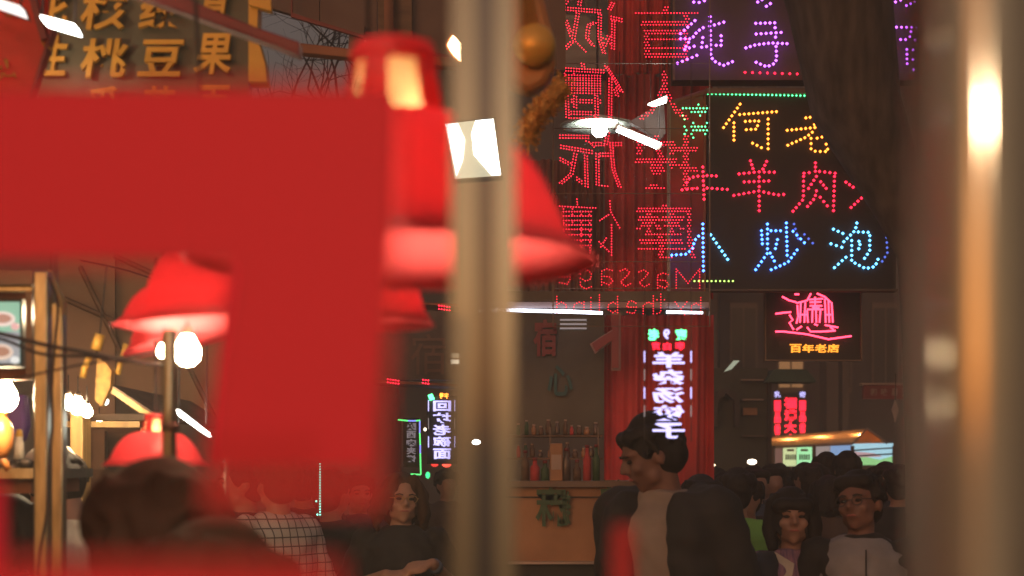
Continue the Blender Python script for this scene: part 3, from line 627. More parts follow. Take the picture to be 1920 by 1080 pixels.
led_lines([[(512,720),(512,860),(455,940)],[(483,752),(487,815)],[(575,752),(483,752)],[(525,860),(545,898)],[(603,715),(607,870)],[(635,755),(690,810)],[(655,845),(610,905),(530,940)],[(560,795),(550,838)]], O8, K8, Yd, LED['blue'], t, **st)
led_lines([[(830,745),(875,765)],[(818,815),(870,832)],[(890,880),(835,930)],[(943,715),(935,750),(880,805)],[(950,758),(1005,760),(1005,850),(980,885)],[(918,800),(918,900),(985,935),(1030,925),(1045,890)],[(930,803),(960,803),(955,838),(930,845)]], O8, K8, Yd, LED['cyan'], t, **st)
led_lines([[(1085,760),(1090,860),(1065,900)],[(640,720),(660,790)],[(690,770),(730,812)]], O8, K8, Yd, glow('led_dim_blue', (.12, .2, .9), .8), t, name='led_faint_stroke', **st)
led_lines([[(205,92),(690,101)]], O8, K8, Yd, LED['green'], t, step=7.6, r=2.0, name='led_border')
led_lines([[(160,995),(345,995)]], O8, K8, Yb-.2, LED['lime'], t, step=8.4, r=2.0, name='led_border')
led_lines([[(40,870),(38,940)]], O8, K8, Yb-.36, LED['lime'], t, step=8.4, r=2.0, name='led_border')
vs_ = led_glyph('清', (1274, 196, 1332, 258), Yb-.36, LED['green'], t, step=6.4, r=1.9, bold=.01, mirror=False)

# ---------------------------------------------------------------- red neon noodle sign
t = thing('neon_noodle_sign', 'black neon sign with one red noodle character and amber lettering', 'sign', W(1524, 610, 9.6))
MB().bp(1437, 548, 1614, 674, 9.6, .06).build('board', M['black'], t)
for r_ in ((1434, 546, 1437, 677), (1614.1, 546, 1617, 677)): MB().bp(*r_, 9.58, .05).build('frame_rail', M['frame'], t)
MB().bp(1437.1, 674.1, 1614, 677, 9.58, .05).build('frame_rail', M['frame'], t)
ON = (1280, 360); KN = 3.0
strokes([[(560,588),(600,610),(640,620)],[(522,685),(560,680),(610,675)],[(600,690),(620,720),(600,735),(625,775)],[(522,785),(570,785),(700,800),(820,828),(950,810)],
         [(640,625),(700,610),(722,570)],[(755,570),(800,590),(832,620)],[(630,575),(655,575)],[(645,635),(650,700),(640,740)],[(665,620),(660,735)],[(690,620),(685,735)],
         [(710,605),(790,600)],[(715,620),(780,618)],[(745,590),(745,640)],[(715,640),(785,640)],[(730,650),(770,652)],[(700,660),(790,660)],[(700,665),(705,735)],[(730,665),(728,735)],[(750,665),(752,735)],[(775,665),(770,735)],
         [(800,600),(805,735)],[(820,610),(825,735)],[(838,620),(845,735)],[(665,690),(700,690)],[(800,690),(835,690)],[(700,760),(720,785),(780,785),(860,780)],[(670,755),(640,775)],[(740,742),(760,750)],[(800,748),(875,762)],[(830,760),(850,775)]],
        ON, KN, 9.56, 1.7, LED['neon'], t)
for i, ch in enumerate('百年老店'): letter(ch, (1481+i*23.5, 645, 1503+i*23.5, 661), 9.585, LED['amber'], t, bold=.03)

# ---------------------------------------------------------------- vertical sign boards built in place of glass reflections (mirrored characters)
def vsign(label, text, rc, Y, m, board, dash=True, top=(), bold=.035, extra=None):
    x0, y0, x1, y1 = rc; t = thing('vertical_led_sign', label, 'sign', W((x0+x1)/2, (y0+y1)/2, Y)); pad = (x1-x0)*.34
    if board: MB().bp(x0-pad, y0-8, x1+pad, y1+8, Y+.02, .08).build('board', board, t)
    else:
        for x in (x0-pad*.75, x1+pad*.6, (x0+x1)/2): MB().bp(x-.5, y0-600, x+.5, y1+4, Y+.012, .006).build('hanging_wire', M['cable'], t)
    n = len(text); h = (y1-y0)/n
    for i, ch in enumerate(text): letter(ch, (x0, y0+i*h+h*.05, x1, y0+(i+1)*h-h*.06), Y, m, t, bold=bold, mirror=True)
    if dash:
        for x in (x0-pad*.75, x1+pad*.6):
            for q in range(int((y1-y0)/34)): MB().bp(x-.8, y0+q*34, x+.8, y0+q*34+21, Y, .01).build('led_dash', LED['pale'] if q % 2 else LED['white'], t)
    return t
t = vsign('white mirrored vertical sign on dark red cloth with green characters on top', '羊杂汤饺子', (1224, 658, 1284, 824), 3.95, LED['white'], None)
for ch, rc, m in (('老', (1216, 617, 1236, 637), LED['green']), ('家', (1266, 617, 1288, 637), LED['green']), ('9', (1244, 617, 1256, 636), LED['white']), ('京', (1222, 641, 1238, 656), LED['redsoft']), ('白', (1244, 642, 1258, 656), LED['redsoft']), ('李', (1266, 641, 1284, 656), LED['redsoft'])):
    letter(ch, rc, 3.95, m, t, bold=.03, mirror=True)
t = vsign('white mirrored vertical sign left of the door post', '回坊老碗面', (812, 750, 846, 862), 9.3, LED['white'], M['board'])
letter('号', (824, 737, 832, 747), 9.3, LED['orange'], t, mirror=True); letter('字', (833, 737, 841, 747), 9.3, LED['orange'], t, mirror=True)
MB().prism([(802, 741), (810, 738), (815, 748), (806, 751)], 9.28, .02).build('green_lamp', LED['green'], t)
t = vsign('grey mirrored vertical sign in a green and blue light frame', '陕西肉夹馍', (762, 792, 780, 868), 9.0, glow('grey_letters', (.5, .42, .48), .26), M['board'], dash=False)
for (a, b, m) in (((746, 787), (765, 789), 'green'), ((765, 789), (780, 789), 'blue'), ((780, 789), (788, 788), 'green'), ((787, 789), (787, 812), 'blue'), ((787, 812), (788, 834), 'green'), ((788, 834), (788, 850), 'blue'), ((788, 850), (789, 890), 'green'), ((789, 890), (770, 889), 'green')):
    MB().tube([W(*a, 8.95), W(*b, 8.95)], 1.3/F*9, 6).build('light_tube', glow('soft_'+m, {'green': (.12, 1, .22), 'blue': (.25, .3, 1)}[m], 1.1), t)
# white light strip, red dots on the ledge, vertical teal strip
t = thing('light_strip', 'long bright white light strip over the shop window', 'lamp', W(1120, 584, 7.0))
MB().prism([(930, 578), (930, 583), (1075, 587), (1130, 589), (1130, 584), (1075, 581)], 7.0, .02).build('light_tube', M['led_white'], t)
MB().prism([(1250, 582), (1250, 587), (1318, 588), (1318, 584)], 7.0, .02).build('light_tube', M['led_white'], t)
MB().bp(920, 566, 1330, 577, 7.02, .08).build('housing', mat('pale_ledge', (.34, .28, .28), .5, var=.2), t)
t = thing('shop_ledge', 'narrow ledge with red LED number dots left of the door post', 'ledge', W(790, 715, 8))
MB().prism([(690, 712), (690, 717), (860, 725), (860, 720)], 8, .3).build('ledge', M['beam'], t)
MB().prism([(780, 566), (780, 570), (860, 574), (860, 570)], 8, .3).build('upper_ledge', M['beam'], t)
for x0, n, y0 in ((727, 5, 711), (793, 3, 712), (823, 5, 573)):
    mb = MB()
    for i in range(n):
        for j in range(2): mb.dot(W(x0+i*5, y0+j*6+i*.7, 7.98), 1.7/F*8)
    mb.build('led_row', LED['red'], t)
t = thing('sign_wall', 'brown signboard with a faint large character left of the door post', 'sign', W(790, 640, 8.6))
MB().bp(690, 574, 870, 712, 8.6, .1).build('board', mat('brown_board', (.15, .095, .07), .7, var=.3), t)
letter('宿', (770, 626, 836, 702), 8.59, mat('faint_letter', (.24, .12, .08), .7), t, bold=.0)
t = thing('led_strip', 'vertical teal green LED strip between the standing people', 'lamp', W(600, 920, 5.6))
MB().bp(597, 860, 603, 972, 5.61, .02).build('backing', M['black'], t); mb = MB()
for q in range(20): mb.dot(W(600, 870+q*5, 5.6), 1.6/F*5.6)
mb.dot(W(593, 940, 5.6), 2/F*5.6); mb.dot(W(595, 965, 5.6), 2/F*5.6)
mb.build('led_row', LED['teal'], t)
# ---------------------------------------------------------------- shop front behind the post: olive window panel, red panel, counter
t = thing('shop_window', 'dim olive shop window with painted red and teal characters', 'window', W(1050, 700, 7.6))
MB().bp(880, 588, 1132, 815, 7.6, .1).build('panel', M['olive'], t)
MB().bp(880, 546, 1330, 565, 7.4, .25).build('header', M['olive'], t)
ol = mat('faded_red_letter', (.30, .055, .045), .6)
letter('宿', (1000, 598, 1044, 668), 7.57, ol, t, bold=.03); letter('卜', (1110, 590, 1160, 690), 7.40, ol, t, bold=.04, mirror=True)
letter('卜', (1106, 586, 1164, 695), 7.43, mat('outline', (.40, .22, .18), .6), t, bold=.062, mirror=True)
letter('心', (1026, 684, 1074, 742), 7.57, M['teal_paint'], t, bold=.02)
for q in range(3): MB().bp(1050, 598+q*8, 1100, 601+q*8, 7.585, .01).build('print_line', LED['pale'], t)
def wavy(x0, y0, x1, y1, Y, seed):   # hanging cloth with folds
    mb = MB(); rr = random.Random(seed); nx, ny = 60, 12; ph = [(rr.uniform(.05, .5), rr.uniform(0, 6), rr.uniform(.5, 1)) for _ in range(5)]; vs = []
    for j in range(ny+1):
        for i in range(nx+1):
            x = x0+(x1-x0)*i/nx; y = y0+(y1-y0)*j/ny
            vs.append(W(x, y, Y)+Vector((0, sum(a*math.sin(x*f+p+j*.12*a) for f, p, a in ph)*.028, 0)))
    fs = [(j*(nx+1)+i, (j+1)*(nx+1)+i, (j+1)*(nx+1)+i+1, j*(nx+1)+i+1) for j in range(ny) for i in range(nx)]; n = len(vs)
    mb.add(vs+[v+Vector((0, .012, 0)) for v in vs], fs+[tuple(q+n for q in reversed(f)) for f in fs]); mb.smooth = True; return mb
t = thing('red_wash_cloth', 'tall red cloth added for the red wash of reflections behind the mirrored signs', 'hoarding', W(1230, 700, 7.8))  # solid cloth added to imitate the red wash of glass reflections
wavy(1133, 590, 1338, 1000, 7.75, 1).build('lower_cloth', M['red_cloth'], t)
wavy(1133, 140, 1338, 560, 10.4, 2).build('middle_cloth', M['red_cloth'], t)
wavy(1142, -200, 1262, 139, 10.45, 3).build('upper_cloth', M['red_cloth'], t)
wavy(975, 300, 1132, 545, 10.4, 4).build('side_cloth', mat('brown_red_cloth', (.22, .075, .05), .8, var=.4, scale=1.5), t)
t = thing('food_counter', 'tan food counter with green lettering standing before the shop window', 'counter', W(1060, 1080, 5.6).to_2d().to_3d())
MB().bp(905, 914, 1190, 1052, 5.6, .1).build('front_panel', M['counter'], t)
MB().bp(900, 902, 1195, 913, 5.55, .5).build('counter_top', M['frame'], t)
MB().bp(905, 931, 1188, 933.5, 5.59, .008).build('groove', M['black'], t)
MB().bp(900, 1053, 1195, 1058, 5.57, .1).build('lower_rail', M['cream_paint'], t)
a = W(905, 1059, 5.62); b = W(1190, 1059, 5.62); MB().box((a.x, 5.62, 0), (b.x, 5.9, a.z)).build('base', M['black'], t)
for ch, rc in (('麻', (1004, 908, 1066, 988)), ('辣', (1046, 920, 1070, 984)), ('烫', (1124, 898, 1166, 980))): letter(ch, rc, 5.57, M['green_paint'], t, bold=.02, mirror=True)
for ch, rc, m in (('面', (1000, 800, 1020, 820), 'cream_paint'),): letter(ch, rc, 7.57, M[m], t) if False else None
rr = random.Random(9); gi = 0
goods = [('brown sauce jar', M['brown']), ('red sauce bottle', M['red_cloth']), ('green bottle', M['green_paint']), ('tan box', M['counter']), ('dark tin', M['frame'])]
for q, x in enumerate((985, 1003, 1022, 1043, 1062, 1082, 1101, 1118)):
    nm = ('glass_jar', 'sauce_bottle', 'green_bottle', 'food_box', 'tea_tin')[q % 5]; cat_ = ('jar', 'bottle', 'bottle', 'box', 'tin')[q % 5]
    c = W(x, 901.5, 5.75); h = rr.uniform(.07, .16); r = rr.uniform(.014, .02); t = thing(nm, goods[q % 5][0]+' on the food counter, number %s from the door post' % ('one two three four five six seven eight'.split()[q]), cat_, c)
    if cat_ == 'box': MB().box((-.025, -.02, 0), (.025, .02, h)).build('carton', M['counter'], t, local=True, bevel=.003); MB().box((-.02, -.0225, h*.3), (.02, -.0202, h*.7)).build('label_patch', M['cream_paint'], t, local=True)
    else:
        MB().lathe([(0, 0), (r, 0), (r, h*.65), (r*.5, h*.8), (r*.42, h), (0, h)], (0, 0, 0), 14).build('body', goods[q % 5][1], t, local=True)
        MB().lathe([(0, h+.012), (r*.55, h+.012), (r*.55, h), (0, h)], (0, 0, 0), 14).build('lid', M['dark_red'], t, local=True)
t = thing('stall_shelf', 'dark wall shelf with bowls and jars above the food counter', 'shelf', W(1040, 850, 7.3))
MB().bp(900, 858, 1130, 862, 7.3, .25).build('shelf_board', M['brown'], t); MB().bp(900, 816, 1130, 819, 7.35, .2).build('shelf_board', M['brown'], t)
for x in (940, 1030, 1120): MB().bp(x, 800, x+3, 900, 7.34, .02).build('bracket', M['frame'], t)
rr = random.Random(21); ORD = 'first second third fourth fifth sixth seventh eighth ninth tenth eleventh twelfth thirteenth fourteenth fifteenth sixteenth'.split()
for row in (858, 816):
    x = 968; q = 0
    while x < 1122:
        w = rr.uniform(7, 13); c = W(x+w/2, row-.2, 7.38); r = w/2/F*7.3; h = rr.uniform(10, 27)/F*7.3
        u = thing('shelf_jar', 'jar', 'jar', c)
        q += 1; u['label'] = '%s little jar from the left on the %s shelf behind the counter' % (ORD[q-1], 'lower' if row == 858 else 'upper'); u['group'] = 'jars on the wall shelf'
        mm = rr.choice([M['brown'], M['frame'], M['red_cloth'], M['counter'], M['green_paint']])
        MB().lathe([(0, 0), (r*.8, 0), (r, h*.2), (r, h*.7), (r*.6, h*.85), (r*.6, h), (0, h)], (0, 0, 0), 12).build('jar_body', mm, u, local=True)
        MB().lathe([(0, h+.008), (r*.65, h+.008), (r*.65, h), (0, h)], (0, 0, 0), 12).build('lid', M['cream_paint'], u, local=True)
        x += w+rr.uniform(2, 9)
# ---------------------------------------------------------------- distant right: stall, red banners, lights
t = thing('market_kiosk', 'distant market kiosk with a peaked tan roof and lit picture panels', 'kiosk', W(1555, 1080, 22).to_2d().to_3d())
Yk = 22
rf = MB(); ap = [W(1434, 838, Yk), W(1672, 830, Yk), W(1622, 805, Yk+1.2), W(1480, 815, Yk+1.2)]
rf.add([W(1434, 839, Yk), W(1598, 831, Yk), W(1626, 804, Yk+1.2), W(1450, 818, Yk+1.2)], [(0, 1, 2, 3)])
rf.build('roof', mat('tan_canvas', (.75, .38, .16), .8, var=.2, scale=1, trans=.6), t)
MB().prism([(1598, 832), (1626, 804), (1662, 830)], Yk+.02, .05).build('gable', mat('tan_canvas_gable', (.85, .48, .22), .8, var=.2, trans=.6), t)
MB().tube([W(1434, 839, Yk), W(1598, 832, Yk), W(1626, 804, Yk), W(1664, 831, Yk)], .02, 6).build('roof_edge', M['cream_paint'], t)
def gpanel(x0, x1, y0, y1, col, s_, nm='picture_panel'): return MB().bp(x0, y0, x1, y1, Yk+.1, .04).build(nm, glow(nm, col, s_), t)
for bx_, by_ in ((1480, 832), (1540, 828), (1615, 822)): MB().ell(W(bx_, by_, Yk+.7), .07).build('bulb', glow('kiosk_bulb', (1, .6, .3), 60), t)
gpanel(1432, 1448, 840, 874, (.35, .9, .05), .9); gpanel(1450, 1467, 838, 872, (.4, .2, .16), .35)
gp = gpanel(1469, 1493, 838, 874, (.62, .7, .35), .9); 
g2 = gpanel(1495, 1524, 838, 874, (.4, .9, .45), .9)
for (gx, pp) in ((1471, gp), (1497, g2)):
    for i in range(5): MB().bp(gx+2+i*4.2, 852, gx+4.6+i*4.2, 862, Yk+.08, .015).build('poster_mark', M['green_board'], pp)
    MB().bp(gx+5, 842, gx+18, 846, Yk+.08, .015).build('poster_title', M['dark_red'], pp)
gpanel(1526, 1556, 836, 862, (.5, .42, .4), .5); gpanel(1558, 1596, 834, 862, (.3, .5, .85), .6)
sc_ = gpanel(1598, 1675, 831, 872, (.40, .68, .80), .85, 'landscape_panel')
MB().prism([(1598, 862), (1620, 856), (1650, 862), (1675, 855), (1675, 872), (1598, 872)], Yk+.08, .015).build('landscape_green', glow('panel_green', (.35, .75, .3), .7), sc_)
MB().prism([(1600, 846), (1640, 850), (1655, 856), (1600, 858)], Yk+.075, .015).build('landscape_blossom', glow('panel_pink', (.7, .45, .48), .6), sc_)
for y in (842, 853): MB().tube([W(1598, y+3, Yk-.2), W(1640, y, Yk-.2), W(1676, y-2, Yk-.2)], .012, 5).build('shade_bar', M['black'], t)
for x in (1448.5, 1525, 1597, 1675): a = W(x, 836, Yk); MB().tube([(a.x, Yk-.05, 0), (a.x, Yk-.05, a.z)], .03, 8).build('post', M['frame'], t)
a = W(1432, 876, Yk+.1); b = W(1675, 876, Yk+.1); MB().box((a.x, Yk+.1, 0), (b.x, Yk+.5, a.z)).build('counter', M['frame'], t)
for (x0, x1, y0, y1, lab, w) in ((1452, 1464, 750, 838, 'narrow red LED banner, left of the three above the kiosk', '乳'), (1470, 1494, 744, 836, 'wide red LED banner in the middle of the three above the kiosk', ''), (1499, 1511, 750, 834, 'narrow red LED banner, right of the three above the kiosk', '奇')):
    t = thing('led_banner', lab, 'banner', W((x0+x1)/2, y0, 25), 'red LED banners above the kiosk')
    MB().bp(x0-2, y0-4, x1+2, y1, 25, .08).build('board', M['black'], t); n = 4
    for i, ch in enumerate('福满大吉' if x1-x0 > 15 else '一品香茶'):
        h = (y1-y0)/n; letter(ch, (x0, y0+i*h+1, x1, y0+(i+1)*h-1), 24.98, LED['redsoft'], t, bold=.05)
    if w: MB().bp(x0-2, 733, x1+2, 745.5, 25, .08).build('top_board', M['black'], t); letter(w, (x0, 734, x1, 745), 24.98, LED['white'], t)
t = thing('red_shop_fascia', 'dim red shop fascia with pale characters behind the leaning trunk', 'sign', W(1665, 735, 20))
MB().bp(1620, 722, 1708, 748, 20, .1).build('board', mat('dim_red_board', (.30, .05, .04), .7, var=.3), t); MB().bp(1616, 718, 1712, 721.5, 19.97, .14).build('rail', M['cream_paint'], t)
for i, ch in enumerate('和味居王'): letter(ch, (1632+i*20, 728, 1644+i*20, 742), 19.98, M['cream_paint'], t, bold=.02)
t = thing('paper_diamond', 'pale diamond shaped paper hanging beside the leaning trunk', 'ornament', W(1680, 770, 12))
MB().prism([(1679, 750), (1672, 768), (1679, 792), (1686, 768)], 12, .02).build('paper', mat('pale_paper', (.55, .45, .40), .7), t); MB().tube([W(1679, 750, 12.01), W(1679, 700, 12.01)], .004, 5).build('string', M['cable'], t)
t = thing('red_umbrella', 'small red umbrella with a bright white lamp over the crowd', 'umbrella', W(1512, 880, 12))
k = 12/F; MB().lathe([(0, 10*k), (12*k, 6*k), (23*k, -3*k), (22*k, -4*k), (11*k, 4*k), (0, 8*k)], (0, 0, 0), 24).build('canopy', mat('red_nylon', (.6, .02, .03), .5, trans=.5), t, local=True)
MB().ell((-1*k, -24*k, -6*k), 5.2*k).build('lamp', glow('crowd_lamp', (1, .95, .9), 8), t, local=True); MB().tube([(0, 0, -.9), (0, 0, .045)], .006, 6).build('pole', M['frame'], t, local=True)
def far_light(px, py, rx, ry, Y, col, s_, label):
    t = thing('street_lamp_head', label, 'lamp', W(px, py, Y)); k = Y/F
    MB().ell((0, 0, 0), (rx*k, rx*k*.6, ry*k), 12, 8).build('glass', glow('far_lamp', col, s_), t, local=True)
    MB().tube([(0, .02, ry*k*.5), (0, .02, ry*k+.02)], .006, 6).build('mount', M['frame'], t, local=True)
for a in ((1410, 866, 9, 5, 14, (1, .8, .6), 5, 'bright oblong lamp over the crowd left of the kiosk'), (1330, 872, 12, 3, 14, (1, .75, .45), 3, 'flat warm lamp over the crowd by the red cloth'),
          (1612, 894, 2, 3, 20, (.8, .8, 1), 4, 'tiny lamp in the crowd below the landscape panel'), (1624, 896, 2, 3, 20, (1, .8, .7), 4, 'second tiny lamp right of the tiny lamp below the panel'),
          (1637, 890, 2.5, 3, 20, (.6, .65, 1), 3, 'tiny bluish lamp right of both tiny lamps below the panel'), (870, 870, 3, 3, 20, (1, .85, .6), 4, 'small round lamp beside the long haired person'),
          (797, 805, 2.5, 3, 15, (1, .9, .7), 3, 'small lamp between the two mirrored signs'), (838, 870, 9, 6, 18, (1, .08, .05), 2.5, 'red glowing lantern under the white mirrored sign'),
          (815, 870, 7, 5, 18, (1, .05, .04), 1.2, 'dim red lantern left of the red glowing one'), (802, 891, 4, 6, 18, (.05, 1, .3), 1.6, 'green lamp under the dim red lantern'),
          (382, 755, 4, 6, 12, (.8, .9, .25), 2.2, 'yellow green lamp left of the red stroke'), (264, 742, 3, 1.5, 15, (1, .95, .85), 3, 'left one of two tiny white lamps above the stall roof'), (276, 742, 3, 1.5, 15, (1, .95, .85), 3, 'right one of two tiny white lamps above the stall roof'),
          (836, 903, 2.5, 2.5, 16, (1, .9, .75), 3, 'left one of two headlights beside the long haired person'), (848, 903, 2.5, 2.5, 16, (1, .9, .75), 3, 'right one of two headlights beside the long haired person'),
          (1349, 895, 4, 6, 13, (1, .7, .5), .9, 'small warm glint in the crowd above the lime vest')): far_light(*a)
t = thing('slanted_panel_lamp', 'pale slanted lamp panel on the dim facade left of the neon sign', 'lamp', W(1372, 686, 14))
MB().prism([(1358, 697), (1376, 676), (1387, 676), (1372, 692)], 14, .03).build('panel', glow('pale_green_panel', (.62, .68, .5), .42), t); MB().prism([(1356, 699), (1375, 674), (1390, 674), (1373, 694)], 14.04, .05).build('housing', M['frame'], t)
t = thing('street_house', 'dim house with green eaves and a round arch left of the kiosk', 'house', W(1400, 1080, 16).to_2d().to_3d())
MB().bp(1330, 690, 1440, 1000, 16.4, .5).build('wall', M['facade3'], t)
MB().prism([(1336, 800), (1336, 745), (1348, 732), (1364, 728), (1378, 734), (1386, 748), (1386, 800), (1378, 800), (1378, 752), (1362, 738), (1346, 752), (1346, 800)], 16.25, .14).build('arch', M['facade2'], t)
MB().prism([(1436, 716), (1452, 692), (1512, 692), (1532, 716)], 16.2, .4).build('green_eave', mat('green_eave', (.10, .17, .12), .7), t)
for y in (711, 748, 816): MB().bp(1392, y, 1432, y+2.5, 16.3, .08).build('shelf', M['cream_paint'] if y < 760 else M['frame'], t)
MB().bp(1394, 765, 1420, 778, 16.3, .05).build('tan_board', M['counter'], t); MB().bp(1441, 717, 1447, 900, 16.3, .1).build('corner_post', M['facade'], t)
t = thing('stone_pillar', 'tall grey pillar rising behind the neon sign and kiosk', 'pillar', W(1560, 1080, 27).to_2d().to_3d())
for x0, x1 in ((1550, 1572), (1580, 1592)): a = W(x0, 560, 27); b = W(x1, 560, 27); MB().box((a.x, 27, 0), (b.x, 27.6, a.z)).build('shaft', M['facade2'], t)

# ---------------------------------------------------------------- people
def cone(mb, p0, r0, p1, r1, n=14):
    p0 = Vector(p0); p1 = Vector(p1); d = p1-p0; L = d.length; ez = d.normalized() if L > 1e-6 else Vector((0, 0, 1))
    ex = ez.cross(Vector((0, 1, .03))); ex.normalize(); ey = ez.cross(ex); prof = []
    for k in range(5): a = -math.pi/2+k*math.pi/8; prof.append((r0*math.cos(a), r0*math.sin(a)))
    for k in range(5): a = k*math.pi/8; prof.append((r1*math.cos(a), L+r1*math.sin(a)))
    vs = [p0+(ex*math.cos(2*math.pi*j/n)+ey*math.sin(2*math.pi*j/n))*max(r, 1e-4)+ez*z for r, z in prof for j in range(n)]
    m = len(prof); fs = [(i*n+j, i*n+(j+1) % n, (i+1)*n+(j+1) % n, (i+1)*n+j) for i in range(m-1) for j in range(n)]
    fs += [tuple(reversed(range(n))), tuple((m-1)*n+j for j in range(n))]
    mb.add(vs, fs)
def chain(mb, pts, rs, n=14):
    for i in range(len(pts)-1): cone(mb, pts[i], rs[i], pts[i+1], rs[i+1], n)
def loft(mb, rings, n=28):   # (z, half width, half depth, y, x)
    vs = []
    for z, w, d, y, x in rings:
        for j in range(n):
            a = 2*math.pi*j/n; c, s = math.cos(a), math.sin(a)
            vs.append((x+w*math.copysign(abs(c)**.85, c), y+d*math.copysign(abs(s)**.85, s), z))
    m = len(rings); fs = [(i*n+j, i*n+(j+1) % n, (i+1)*n+(j+1) % n, (i+1)*n+j) for i in range(m-1) for j in range(n)]
    fs += [tuple(reversed(range(n))), tuple((m-1)*n+j for j in range(n))]; mb.add(vs, fs)
def skinmesh(mb, name, m, parent, vox, smooth=4, wrinkle=0, seed=0):
    """weld overlapping shapes into one continuous surface"""
    o = mb.build(name, m, parent, local=True, smooth=True)
    rm = o.modifiers.new('r', 'REMESH'); rm.mode = 'VOXEL'; rm.voxel_size = vox; rm.use_smooth_shade = True
    sm = o.modifiers.new('s', 'SMOOTH'); sm.factor = .5; sm.iterations = smooth
    C.objects.unlink(o); me = realise(o); C.objects.link(o); old = o.data
    o.modifiers.clear(); o.data = me; bpy.data.meshes.remove(old)
    if wrinkle:
        from mathutils import noise
        nrm = [v.normal.copy() for v in me.vertices]
        for v, nn in zip(me.vertices, nrm):
            n = noise.noise(Vector((v.co.x*9, v.co.y*9, v.co.z*16+seed*7)))+.5*noise.noise(Vector((v.co.x*20+v.co.z*12, v.co.y*20, v.co.z*10+seed)))
            v.co += nn*n*wrinkle
        me.update()
    me.materials.clear(); me.materials.append(m)
    return o
def hand(mb, w, d, up, side=1, curl=.5):
    """palm, four unequal fingers and a thumb growing from wrist w along d"""
    w = Vector(w); d = Vector(d).normalized(); up = Vector(up); up = (up-d*up.dot(d)).normalized(); s = d.cross(up)*side
    for k in (-1, 0, 1): cone(mb, w+s*k*.010, .017, w+d*.075+s*k*.024, .012, 8)
    for k, L in enumerate((.070, .080, .075, .058)):
        b = w+d*.080+s*(.033-.022*k); p1 = b+d*L*.45-up*L*.12*curl; p2 = p1+d*L*.32*(1-.6*curl)-up*L*.35*curl; p3 = p2+d*L*.22*(1-curl)-up*L*.28*curl-d*L*.1*curl
        chain(mb, [w+d*.05+s*(.028-.019*k), b, p1, p2, p3], [.010, .0095, .0088, .008, .007], 8)
    b = w+d*.025+s*.024; chain(mb, [b, b+d*.025+s*.022-up*.008, b+d*.055+s*.022-up*.016, b+d*.075+s*.012-up*.02], [.013, .011, .0095, .008], 8)
def head_parts(mb, fem=False, wide=1.0):
    """head round the neck pivot at the origin, face towards -Y, crown about .27 above"""
    mb.ell((0, .012, .165), (.074*wide, .094, .098), 20, 14); mb.ell((0, -.018, .105), (.058*wide, .070, .075), 18, 12)
    cone(mb, (0, -.052, .052), .024, (0, -.040, .066), .040); cone(mb, (-.036, -.02, .075), .028, (.036, -.02, .075), .028)
    cone(mb, (0, -.088, .148), .008, (0, -.104, .117), .0125, 10); cone(mb, (-.011, -.094, .112), .008, (.011, -.094, .112), .008, 8)
    cone(mb, (-.044, -.070, .163), .012, (-.012, -.083, .162), .010, 10); cone(mb, (.044, -.070, .163), .012, (.012, -.083, .162), .010, 10)
    for s in (-1, 1): mb.ell((s*.040, -.058, .115), (.022, .024, .024), 10, 8); mb.ell((s*.077*wide, .012, .128), (.009, .020, .031), 10, 8)
    cone(mb, (-.020, -.080, .083), .009, (.020, -.080, .083), .009, 8)
def face_details(t, Hm, kids):
    def put(mb, nm, m):
        mb.v = [tuple(Hm @ Vector(v)) for v in mb.v]; o = mb.build(nm, m, t, local=True); kids.append(o); return o
    for s in (-1, 1):
        put(MB().ell((s*.030, -.078, .142), (.0135, .009, .0068), 12, 8), 'eye', M['eye'])
        e = MB(); e.tube([(s*.014, -.0925, .160), (s*.030, -.0915, .1645), (s*.047, -.078, .160)], .0030, 6); put(e, 'eyebrow', M['hair'])
    e = MB(); e.tube([(-.023, -.080, .082), (-.010, -.0895, .0855), (0, -.0905, .0835), (.010, -.0895, .0855), (.023, -.080, .082)], [.002, .0042, .004, .0042, .002], 6); put(e, 'mouth', M['lip'])
def hairmesh(style, seed, Hm):
    mb = MB(); rr = random.Random(seed)
    mb.ell((0, .022, .180), (.084, .098, .098), 18, 12)
    if style == 'short': mb.ell((0, .045, .135), (.079, .078, .085), 16, 10); cone(mb, (-.05, -.055, .215), .028, (.05, -.055, .215), .028)
    elif style == 'bob':
        cone(mb, (-.055, -.068, .190), .030, (.055, -.068, .190), .030); mb.ell((0, .04, .11), (.092, .082, .11), 16, 10)
        for s in (-1, 1): chain(mb, [(s*.078, -.015, .20), (s*.092, -.012, .10), (s*.080, -.020, .02)], [.030, .034, .026])
    elif style == 'long':
        mb.ell((0, .05, .11), (.092, .078, .11), 16, 10)
        for s in (-1, 1):
            for q in range(5): chain(mb, [(s*.045, -.03-.02*(q == 0), .245), (s*(.082+.008*q), -.035+.02*q, .17), (s*(.10+.012*(q % 3)), -.02+.02*q, .08), (s*(.105+.014*(q % 2)), .0+.02*q, .035-.02*(q % 3))], [.022, .026, .030, .014], 10)
    for q in range(46 if style != 'short' else 70):   # loose locks
        a = rr.uniform(-2.6, 2.6)+math.pi/2; b = Vector((math.cos(a)*.082, .02+math.sin(a)*.092, rr.uniform(.17, .24)))
        e = b+Vector((b.x*.25, (b.y-.02)*.2, -.035 if style == 'short' else -rr.uniform(.06, .2)))
        if style != 'short' or b.y > -.02 or b.z > .215: cone(mb, b, .011, e, .005, 8)
    mb.v = [tuple(Hm @ Vector(v)) for v in mb.v]
    return mb
